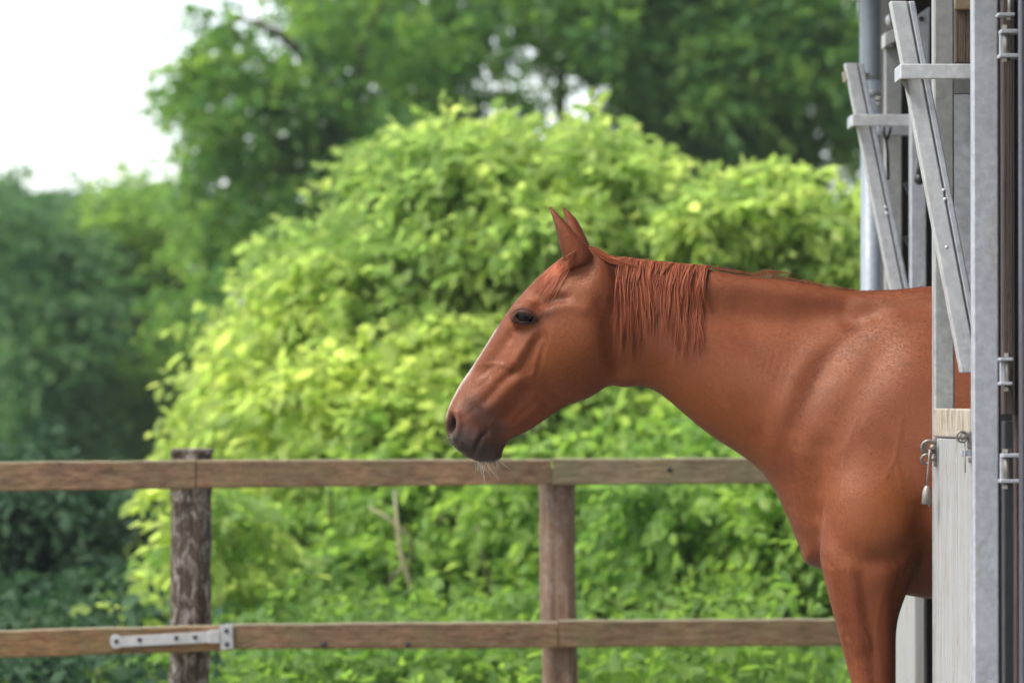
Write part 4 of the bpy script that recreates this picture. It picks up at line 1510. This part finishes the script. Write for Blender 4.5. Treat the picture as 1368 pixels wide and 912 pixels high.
def mat_coat(fur=False):
    t = NT('chestnut_coat', 0.47, 0.34)
    t.p.inputs['Specular Tint'].default_value = (1, .78, .62, 1)
    v = t.co('Object')
    a = t.noise(v, 6.5, 6, 0.66, .3)
    b = t.noise(v, 260, 3, 0.7)
    h1 = t.noise(t.co('Object', (420, 420, 110)), 1.0, 3, 0.7, 0.4)
    c = t.ramp(a, [(0.27, (0.106, 0.0252, 0.0100)), (0.5, (0.142, 0.0372, 0.0136)), (0.73, (0.178, 0.0500, 0.0182))])
    m1 = t.n.new('ShaderNodeSeparateColor')
    t.l.new(t.attr('mark').outputs['Color'], m1.inputs[0])
    m2 = t.n.new('ShaderNodeSeparateColor')
    t.l.new(t.attr('patch').outputs['Color'], m2.inputs[0])
    c = t.mix(t.math('MULTIPLY', m2.outputs[1], 0.55), c, (0.205, 0.058, 0.0125))
    c = t.mix(1.0, c, t.ramp(h1, [(0.25, (0.8, 0.8, 0.8)), (0.75, (1.2, 1.2, 1.2))]), 'MULTIPLY')
    sw = t.math('MULTIPLY', m2.outputs[0], t.ramp(t.noise(v, 38, 5, 0.75, 1.0), [(0.42, (0, 0, 0)), (0.56, (1, 1, 1))]))
    c = t.mix(t.math('MULTIPLY', sw, 0.8), c, (0.062, 0.015, 0.0075))
    fm = t.math('ADD', m1.outputs[0], t.math('MULTIPLY', t.math('SUBTRACT', t.noise(v, 70, 5, 0.75), 0.5), t.math('MULTIPLY', m1.outputs[0], 0.8)), True)
    c = t.mix(fm, c, (0.036, 0.027, 0.026))
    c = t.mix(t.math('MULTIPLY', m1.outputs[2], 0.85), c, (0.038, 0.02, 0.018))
    c = t.mix(t.math('MULTIPLY', m2.outputs[2], .9), c, (0.46, 0.40, 0.36))
    c = t.mix(m1.outputs[1], c, (0.012, 0.008, 0.008))
    dust = t.ramp(t.noise(v, 95, 2, 0.4), [(0.79, (0, 0, 0)), (0.82, (1, 1, 1))])
    c = t.mix(t.math('MULTIPLY', dust, 0.3), c, (0.42, 0.3, 0.22))
    if fur:
        gi = t.n.new('ShaderNodeNewGeometry')
        c = t.mix(1.0, c, t.ramp(gi.outputs['Random Per Island'], [(0, (.8, .78, .77)), (.6, (1.03, 1.03, 1.03)), (1, (1.28, 1.3, 1.32))]), 'MULTIPLY')
        t.color(c)
        t.p.inputs['Roughness'].default_value = .52
        t.p.inputs['Specular IOR Level'].default_value = .2
        return t.m
    t.color(c)
    t.p.inputs['Sheen Weight'].default_value = 0.06
    t.p.inputs['Sheen Roughness'].default_value = 0.45
    t.p.inputs['Sheen Tint'].default_value = (1.0, 0.72, 0.58, 1)
    rr = t.ramp(a, [(0.3, (0.42,) * 3), (0.7, (0.54,) * 3)])
    t.l.new(rr, t.p.inputs['Roughness'])
    hh = t.math('ADD', t.math('MULTIPLY', b, 0.5), h1)
    t.bump(hh, 0.07, 0.003)
    return t.m


M['coat'] = mat_coat()
me.materials.clear()
me.materials.append(M['coat'])
base = Vector((at(1240, 520, HY).x, HY, 0.0))
me.transform(Matrix.Translation(-base))
ho.location = base
tag(ho, 'chestnut horse standing half out of its stall, looking over the yard', 'horse')
bvh = BVHTree.FromPolygons([Vector(p) for p in V], [tuple(p.vertices) for p in me.polygons])


def mat_hair(name, lo, hi, rough=0.5):
    t = NT(name, rough, 0.2)
    g_ = t.n.new('ShaderNodeNewGeometry')
    t.color(t.ramp(t.attr('tint').outputs['Fac'] if 'mane' in name else g_.outputs['Random Per Island'], [(0.0, lo), (1.0, hi)]))
    return t.m


M['mane'] = mat_hair('chestnut_mane', (0.12, 0.029, 0.0125), (0.27, 0.070, 0.027))
M['whisker'] = mat_hair('pale_whisker', (0.3, 0.26, 0.21), (0.62, 0.57, 0.5))
M['lash'] = mat_hair('dark_lash', (0.03, 0.018, 0.012), (0.08, 0.04, 0.025))


def strands(paths, radii, tint=None):
    """Tapered three-sided hairs; paths (n, k, 3), radii (n,)."""
    P = np.asarray(paths, float)
    n, k, _ = P.shape
    T = np.gradient(P, axis=1)
    T /= np.linalg.norm(T, axis=2, keepdims=True) + 1e-9
    ref = np.array([0.31, -0.9, 0.3])
    X = np.cross(T, ref)
    X /= np.linalg.norm(X, axis=2, keepdims=True) + 1e-9
    Yv = np.cross(T, X)
    s = np.linspace(0, 1, k)
    taper = np.clip(1.05 - s ** 3, 0.08, 1) * np.clip(0.7 + s * 3, 0, 1)
    R = np.asarray(radii)[:, None] * taper[None]
    vs = []
    for a in (0, 2 * PI / 3, 4 * PI / 3):
        vs.append(P + (X * math.cos(a) + Yv * math.sin(a)) * R[:, :, None])
    vs = np.stack(vs, 2).reshape(-1, 3)          # n, k, 3
    i0 = (np.arange(n)[:, None] * k + np.arange(k - 1)[None]) * 3
    fs = []
    for a in range(3):
        b_ = (a + 1) % 3
        fs.append(np.stack([i0 + a, i0 + b_, i0 + 3 + b_, i0 + 3 + a], -1))
    fs = np.stack(fs, 2).reshape(-1, 4)
    m_ = from_np(vs, fs.ravel(), np.full(len(fs), 4))
    if tint is not None:
        m_.attributes.new('tint', 'FLOAT', 'POINT').data.foreach_set('value', np.repeat(np.asarray(tint, np.float32), k * 3))
    return m_


def skin_y(x, z, default):
    r = bvh.ray_cast(Vector((x, HY - 1.0, z)), Vector((0, 1, 0)))
    return r[0].y if r[0] is not None else default


# mane: locks that rise over the crest and fall down the near side
crest = [(800, 334), (815, 342), (850, 347), (900, 353), (950, 356.5)]
cu = np.array([c[0] for c in crest], float)
cv = np.array([c[1] for c in crest], float)


def crest_v(u):
    return np.interp(u, cu, cv)


paths, rad, tint = [], [], []
K = 18
locks = []
u0 = 829.0
while u0 < 941:
    locks.append((u0, 0))
    u0 += random.uniform(2.0, 4.4)
locks += [(random.uniform(827, 942), 1) for _ in range(44)]
crest_y = {}
for li, (lu, layer) in enumerate(locks):
    f = (lu - 818) / 126
    L = 100 + 20 * math.sin(f * 9) + random.uniform(-30, 26) - 20 * f
    if f > 0.95: L = random.uniform(70, 110)
    if f < 0.05: L = random.uniform(90, 150)
    if layer: L *= random.uniform(.5, .95)
    drift = random.uniform(-16, 8) - 4 * (1 - f) - (8 if f > 0.6 else 0) * random.random()
    if f < .3: drift = random.uniform(-9, 5)
    wob, ph = random.uniform(-6, 6), random.uniform(0, 6)
    wv = random.uniform(.8, 3.0)
    lift = random.uniform(.002, .010) + .003 * layer
    lt_ = random.random()
    start = random.uniform(2, 11)          # roots lie further back, the hair sweeps forward and down
    tipn = random.uniform(.55, .95)
    for j in range(random.randint(55, 85) if not layer else random.randint(14, 30)):
        du = random.gauss(0, 3.4 if not layer else 1.6)
        ll = L * random.uniform(0.66, 1.06)
        dd = drift + random.gauss(0, 1.6)
        lf = lift * random.uniform(0.3, 1.3)
        px_, ys_ = [], []
        for k in range(K):
            s = k / (K - 1)
            narrow = 1 - tipn * min(1, s * 1.15) ** .8
            uu = lu + start * (1 - s) ** 4 + du * narrow + dd * s ** 1.3 + wob * math.sin(s * 5 + ph) * s + wv * math.sin(s * (6 + 3 * lt_) + ph * 2) * s ** .6
            vv = crest_v(lu + start * (1 - s) ** 4) - 1.2 + ll * (s ** 1.25) - 2.2 * math.sin(min(1, s * 5) * PI)
            x, z = px((uu, vv), HY - 0.05 * min(1, s * 5))
            ys = skin_y(x, z, None)
            px_.append((x, z))
            ys_.append(HY - .002 if ys is None else ys)
        ys_ = np.array(ys_)
        off = .0022 + lf * np.sin(np.clip(np.linspace(0, 1, K) * 1.6, 0, 1) * PI * .8)
        y = ys_ - off
        y[0] = HY + .004
        for _ in range(2):
            y[1:-1] = np.minimum((y[:-2] + 2 * y[1:-1] + y[2:]) / 4, ys_[1:-1] - .0015)
        paths.append([(px_[k][0], y[k], px_[k][1]) for k in range(K)])
        rad.append(random.uniform(.0006, .0012))
        tint.append(min(1, max(0, .62 * lt_ + .38 * random.random())))
# loose single hairs
for _ in range(90):
    lu = random.uniform(828, 940)
    ll = random.uniform(90, 150)
    dd = random.uniform(-20, 14)
    ph, wob = random.uniform(0, 6), random.uniform(2, 6)
    pts = []
    for k in range(K):
        s = k / (K - 1)
        uu = lu + dd * s ** 1.5 + wob * math.sin(s * 6 + ph) * s
        vv = crest_v(lu) - 1 + ll * s
        x, z = px((uu, vv), HY - 0.05)
        y = skin_y(x, z, HY) - 0.008 - 0.006 * math.sin(s * 7 + ph)
        pts.append((x, y, z))
    paths.append(pts)
    rad.append(random.uniform(.0005, .0008))
# bridle path: hair lying back along the poll
for _ in range(420):
    s0 = random.random()
    ua = 776 + 44 * s0
    vb = np.interp(ua, [770, 781, 795, 815], [331, 326, 331, 342])
    y0 = random.gauss(0, .014)
    ll = random.uniform(22, 46)
    rise = random.uniform(-1, 5)
    pts = []
    for k in range(K):
        s = k / (K - 1)
        uu = ua + ll * s
        vv = np.interp(uu, [770, 781, 795, 815, 850, 900], [331, 326, 331, 342, 347, 353]) - rise * math.sin(s * PI) + 2 + (abs(y0) * 190 + 4 * s)
        x, z = px((uu, vv))
        pts.append((x, HY + y0 - .014 * s, z))
    paths.append(pts)
    rad.append(random.uniform(.0006, .0011))
# short stubble along the rest of the crest, and a few stray locks
for _ in range(900):
    uu0 = random.uniform(936, 1235)
    vb = np.interp(uu0, [936, 950, 1000, 1050, 1100, 1150, 1195, 1240], [355, 357, 365, 371, 380, 387.5, 386.5, 381]) + 2
    l = random.uniform(3, 7) * (1.0 if uu0 < 1100 else 0.6)
    a = random.uniform(0.2, 1.2)
    y0 = random.gauss(0, .012)
    x0, z0 = px((uu0, vb))
    x1, z1 = px((uu0 + l * math.cos(a), vb - l * math.sin(a)))
    pts = [(x0 + (x1 - x0) * k / (K - 1), HY + y0, z0 + (z1 - z0) * k / (K - 1)) for k in range(K)]
    paths.append(pts)
    rad.append(.0006)
for _ in range(26):
    ua = random.uniform(1008, 1034)
    ll = random.uniform(20, 36)
    pts = []
    for k in range(K):
        s = k / (K - 1)
        uu = ua + ll * s
        vv = np.interp(uu, [1000, 1050, 1100], [365, 371, 380]) - random.uniform(.9, 1.0) * 7 * math.sin(s * PI * .8) - 1
        x, z = px((uu, vv))
        pts.append((x, HY + random.gauss(.01, .001), z))
    paths.append(pts)
    rad.append(.0007)
tint += [random.uniform(.3, 1) for _ in range(len(paths) - len(tint))]
link('mane', strands(paths, rad, tint), M['mane'], ho, True)['kind'] = 'stuff'

# forelock: lies flat on the forehead from the poll down past the ear
paths, rad = [], []
pu = [640, 660, 674, 689, 706, 724, 745, 765, 785]
pv_ = [473, 443, 422, 402, 383, 365, 348, 336, 331]
for _ in range(620):
    t = random.random()
    s_end = random.uniform(.45, 1.0)
    u1 = 770 - 66 * s_end + random.uniform(-4, 4)
    depth1 = abs(random.gauss(0, 1)) * 17 * s_end + 1
    u0_ = random.uniform(762, 779)
    pts = []
    ph = random.uniform(0, 6)
    far_ = random.random() < .3
    for k in range(K):
        s = k / (K - 1)
        uu = u0_ + (u1 - u0_) * s
        vv = np.interp(uu, pu, pv_) + 2.0 + depth1 * s ** .8 + 1.2 * math.sin(s * 6 + ph) * s
        uu += depth1 * .35 * s
        x, z = px((uu, vv))
        ys = skin_y(x, z, None)
        y = HY - .004 if ys is None else ys - .002 - .003 * math.sin(s * PI)
        if far_: y = 2 * HY - y
        if s < .2: y = HY + (y - HY) * (s / .2)
        pts.append((x, y, z + .0025 * (1 if ys is None else .3)))
    paths.append(pts)
    rad.append(random.uniform(.0005, .0009))
P_ = np.array(paths)
for _ in range(2):
    P_[:, 1:-1, 1] = (P_[:, :-2, 1] + P_[:, 1:-1, 1] * 2 + P_[:, 2:, 1]) / 4
link('forelock', strands(P_, rad, [random.uniform(.35, .9) for _ in rad]), M['mane'], ho, True)['kind'] = 'stuff'

# whiskers
paths, rad = [], []
for _ in range(34):
    uu, vv = random.uniform(630, 672), 0
    vv = np.interp(uu, [634, 645, 655, 668], [614, 617, 615, 607])
    y0 = random.uniform(-.03, .03)
    x, z = px((uu, vv))
    l = random.uniform(9, 38) / 513
    a = math.radians(random.uniform(-100, -45))
    dy = random.uniform(-.4, .25)
    cur = random.uniform(-.25, .25)
    pts = [(x + l * s * math.cos(a + cur * s), HY + y0 + dy * l * s, z + l * s * math.sin(a + cur * s)) for s in np.linspace(0, 1, K)]
    paths.append(pts)
    rad.append(random.uniform(.0003, .00045))
for _ in range(13):
    uu = random.uniform(598, 612)
    vv = np.interp(uu, [596, 604, 612], [580, 593, 601])
    x, z = px((uu, vv))
    l = random.uniform(7, 17) / 513
    a = math.radians(random.uniform(150, 235))
    y0 = random.uniform(-.045, .03)
    pts = [(x + .004 + l * s * math.cos(a - .4 * s), HY + y0 - .3 * l * s, z + l * s * math.sin(a - .4 * s)) for s in np.linspace(0, 1, K)]
    paths.append(pts)
    rad.append(random.uniform(.0002, .0003))
for _ in range(40):     # long hairs under the jaw
    uu = random.uniform(678, 740)
    vv = np.interp(uu, [677, 690, 710, 735], [590, 583, 573, 556]) - 1
    x, z = px((uu, vv))
    l = random.uniform(4, 10) / 513
    a = math.radians(random.uniform(-90, -30))
    pts = [(x + l * s * math.cos(a), HY + random.uniform(-.002, .002), z + l * s * math.sin(a)) for s in np.linspace(0, 1, K)]
    paths.append(pts)
    rad.append(.00035)
link('whiskers', strands(paths, rad), M['whisker'], ho, True)['kind'] = 'stuff'

# eyes: ball, lids, lashes
te = NT('eye_iris', 0.05, 0.09)
te.color((0.006, 0.003, 0.002))
tl = NT('dark_lid_skin', 0.45, 0.14)
tl.color(tl.ramp(tl.noise(tl.co(), 300, 3, .6), [(.3, (0.010, 0.006, 0.006)), (.7, (0.022, 0.014, 0.013))]))
tl.bump(tl.noise(tl.co(), 420, 2, .5), .3, .002)
tw_ = NT('lid_coat', 0.7, 0.15)
tw_.color(tw_.ramp(tw_.noise(tw_.co(), 300, 3, .6), [(.3, (0.04, 0.017, 0.011)), (.7, (0.075, 0.027, 0.015))]))
tw_.bump(tw_.noise(tw_.co(), 500, 2, .5), .3, .002)
ER = 0.0215
for s in (-1, 1):
    c = eye_s + Vector((0.001, 0.0155, 0.0))
    if s > 0:
        c = Vector((c.x, 2 * HY - c.y, c.z))
    e = MB().ball(c, ER, (1, 1, 1), 40).build('eye', te.m, ho, True)

    def onball(u, v, out=0.0):
        """Point on the eyeball behind a pixel (mirrored for the far eye)."""
        cc = Vector((c.x, HY - abs(c.y - HY), c.z))
        o = Vector((0, 0, CAM_H))
        d_ = (at(u, v, HY) - o).normalized()
        oc = cc - o
        b_ = oc.dot(d_)
        det = ER * ER - (oc.length_squared - b_ * b_)
        p = o + d_ * (b_ - math.sqrt(max(0, det)))
        if det <= 0:
            sp, _ = surf(u, v)
            p = sp if sp is not None else p
        p = p + (p - cc).normalized() * out
        if s > 0:
            p = Vector((p.x, 2 * HY - p.y, p.z))
        return p

    def onskin(u, v, out=0.0):
        p, n = surf(u, v, s)
        return p + n * out

    upper = [(687, 425.5), (688, 421.8), (691, 418.8), (696, 417.4), (702, 418.2), (708, 420.8), (713, 423.8), (717, 426.5)]
    lower = [(687, 425.5), (688, 427.6), (691, 429.2), (697, 430), (704, 430), (709, 429.2), (713, 428.2), (717, 426.5)]

    def dens(pts, n):
        a = np.array(pts, float)
        x = np.concatenate([[0], np.cumsum(np.linalg.norm(np.diff(a, axis=0), axis=1))])
        return spline(x, a, np.linspace(0, x[-1], n))

    for nm, edge, outs in (('eyelid', upper, -1), ('eyelid', lower, 1)):
        ed = dens(edge, 25)
        rows = []
        nrow = 7
        for (u, v) in ed:
            dx, dy = u - 702, v - 423
            L = math.hypot(dx / 1.6, dy) + 1e-6
            row = []
            for r in range(nrow):
                f = r / (nrow - 1)
                k = 1 + f * 4.8 / L
                uu, vv = 702 + dx * (1 + (k - 1) * .55), 423 + dy * k
                a = onball(u, v, .0022)
                b_ = onskin(uu, vv, .0006 if r < nrow - 1 else -.0012)
                h = f ** .55
                p = a.lerp(b_, h)
                bul = .0038 * math.sin(min(1, f * 1.25) * PI) * (1.0 if outs < 0 else .6)
                p = Vector((p.x, p.y + s * bul, p.z))
                row.append(p)
            rows.append(row)
        b = bmesh.new()
        vv_ = [[b.verts.new(p) for p in r] for r in rows]
        for i in range(len(vv_) - 1):
            for r in range(nrow - 1):
                b.faces.new((vv_[i][r], vv_[i][r + 1], vv_[i + 1][r + 1], vv_[i + 1][r]))
        bmesh.ops.recalc_face_normals(b, faces=b.faces)
        lid = MB()
        lid.add(b)
        lido = lid.build('eyelid', tw_.m, ho, True)
        rim = [onball(u, v, .0018) for (u, v) in ed]
        MB().tube(rim, [.0011 + .0013 * math.sin(PI * i / 24) for i in range(25)], 8).build('lid_rim', tl.m, lido, True)
    # lashes
    paths, rad = [], []
    for (u, v) in dens(upper, 46)[6:-3]:
        p = onball(u, v, .003)
        l = random.uniform(.008, .014)
        d_ = Vector((-.25 + random.uniform(-.2, .3), s * -1.0 * -1, -.25 + random.uniform(-.25, .15)))
        d_ = Vector((d_.x, s * .9, d_.z)).normalized()
        paths.append([tuple(p + d_ * l * q_ + Vector((0, 0, -.004)) * q_ * q_) for q_ in np.linspace(0, 1, 6)])
        rad.append(.00035)
    link('eyelashes', strands(paths, rad), M['lash'], ho, True)['kind'] = 'stuff'

# the short coat itself
t0 = np.array([p_.vertices[:3] for p_ in me.polygons])
rngf = np.random.default_rng(3)
A_, B_, C__ = V[t0[:, 0]], V[t0[:, 1]], V[t0[:, 2]]
cen = (A_ + B_ + C__) / 3
area = np.linalg.norm(np.cross(B_ - A_, C__ - A_), axis=1)
near = (cen[:, 0] < base.x + .12) & (cen[:, 2] > .35)
wgt = area * near * np.where(cen[:, 1] < HY + .02, 1.0, .25) * np.where(cen[:, 0] < .45, 1.5, 1.0)
NF = 170000
pick = rngf.choice(len(t0), NF, p=wgt / wgt.sum())
r1, r2 = rngf.random(NF), rngf.random(NF)
P0 = A_[pick] + (B_[pick] - A_[pick]) * r1[:, None] + (C__[pick] - A_[pick]) * r2[:, None]
Nf = N[t0[pick, 0]]
hx = np.clip((.45 - P0[:, 0]) / .25, 0, 1)[:, None]         # on the head
lg = np.clip((.85 - P0[:, 2]) / .2, 0, 1)[:, None]          # on the leg
flow = np.array([[.75, 0, -.65]]) * (1 - hx) * (1 - lg) + np.array([[.55, 0, -.1]]) * hx + np.array([[.1, 0, -1.0]]) * lg
flow = flow + rngf.normal(size=(NF, 3)) * .22
flow -= Nf * (flow * Nf).sum(1, keepdims=True)
flow /= np.linalg.norm(flow, axis=1, keepdims=True) + 1e-9
ln_ = rngf.uniform(.0045, .0095, NF) * np.where(P0[:, 0] < .1, .75, 1.0)
mk = np.zeros(nv * 4, np.float32)
me.color_attributes['mark'].data.foreach_get('color', mk)
mk = mk.reshape(-1, 4)[t0[pick, 0]]
pc = np.zeros(nv * 4, np.float32)
me.color_attributes['patch'].data.foreach_get('color', pc)
pc = pc.reshape(-1, 4)[t0[pick, 0]]
keep = (mk[:, 1] < .3) & (mk[:, 2] < .8)
P0, Nf, flow, ln_, mk, pc = (a[keep] for a in (P0, Nf, flow, ln_, mk, pc))
sd_ = np.cross(flow, Nf)
wd_ = .00034
tip = P0 + flow * ln_[:, None] + Nf * (ln_ * rngf.uniform(.04, .2, len(P0)))[:, None]
mid_ = P0 + flow * (ln_ * .5)[:, None] + Nf * (ln_ * .10)[:, None]
P0 = P0 - Nf * .0006
vs = np.stack([P0 - sd_ * wd_, P0 + sd_ * wd_, mid_ + sd_ * wd_, mid_ - sd_ * wd_, tip], 1).reshape(-1, 3)
n_ = len(P0)
b_i = (np.arange(n_) * 5)[:, None]
fl = np.concatenate([b_i + np.array([[0, 1, 2, 3]]), b_i + np.array([[3, 2, 4]])], 1).ravel()
fm_ = from_np(vs, fl, np.tile([4, 3], n_))
for nm, src in (('mark', mk), ('patch', pc)):
    fm_.color_attributes.new(nm, 'FLOAT_COLOR', 'POINT').data.foreach_set('color', np.repeat(src, 5, axis=0).astype(np.float32).ravel())
M['fur'] = mat_coat(True)
fo = link('coat_hair', fm_, M['fur'], ho, True)
fo['kind'] = 'stuff'

# hooves
th_ = mat_plain('hoof_horn', (0.07, 0.055, 0.045), .5)
for s in (-1, 1):
    for (u0, u1, cy) in ((1124, 1178, .146), (1760, 1820, .15)):
        a, b_ = at(u0, 1199, HY + s * cy), at(u1, 1199, HY + s * cy)
        mid = (a + b_) / 2
        r = (b_.x - a.x) / 2
        bm_ = bmesh.new()
        bmesh.ops.create_cone(bm_, cap_ends=True, segments=24, radius1=r, radius2=r * .82, depth=.05)
        for vert in bm_.verts:
            if vert.co.z > 0: vert.co.x += .012
        bmesh.ops.translate(bm_, vec=(mid.x, mid.y, .0255), verts=bm_.verts)
        h = MB()
        h.add(bm_)
        h.build('hoof', th_, ho, True)
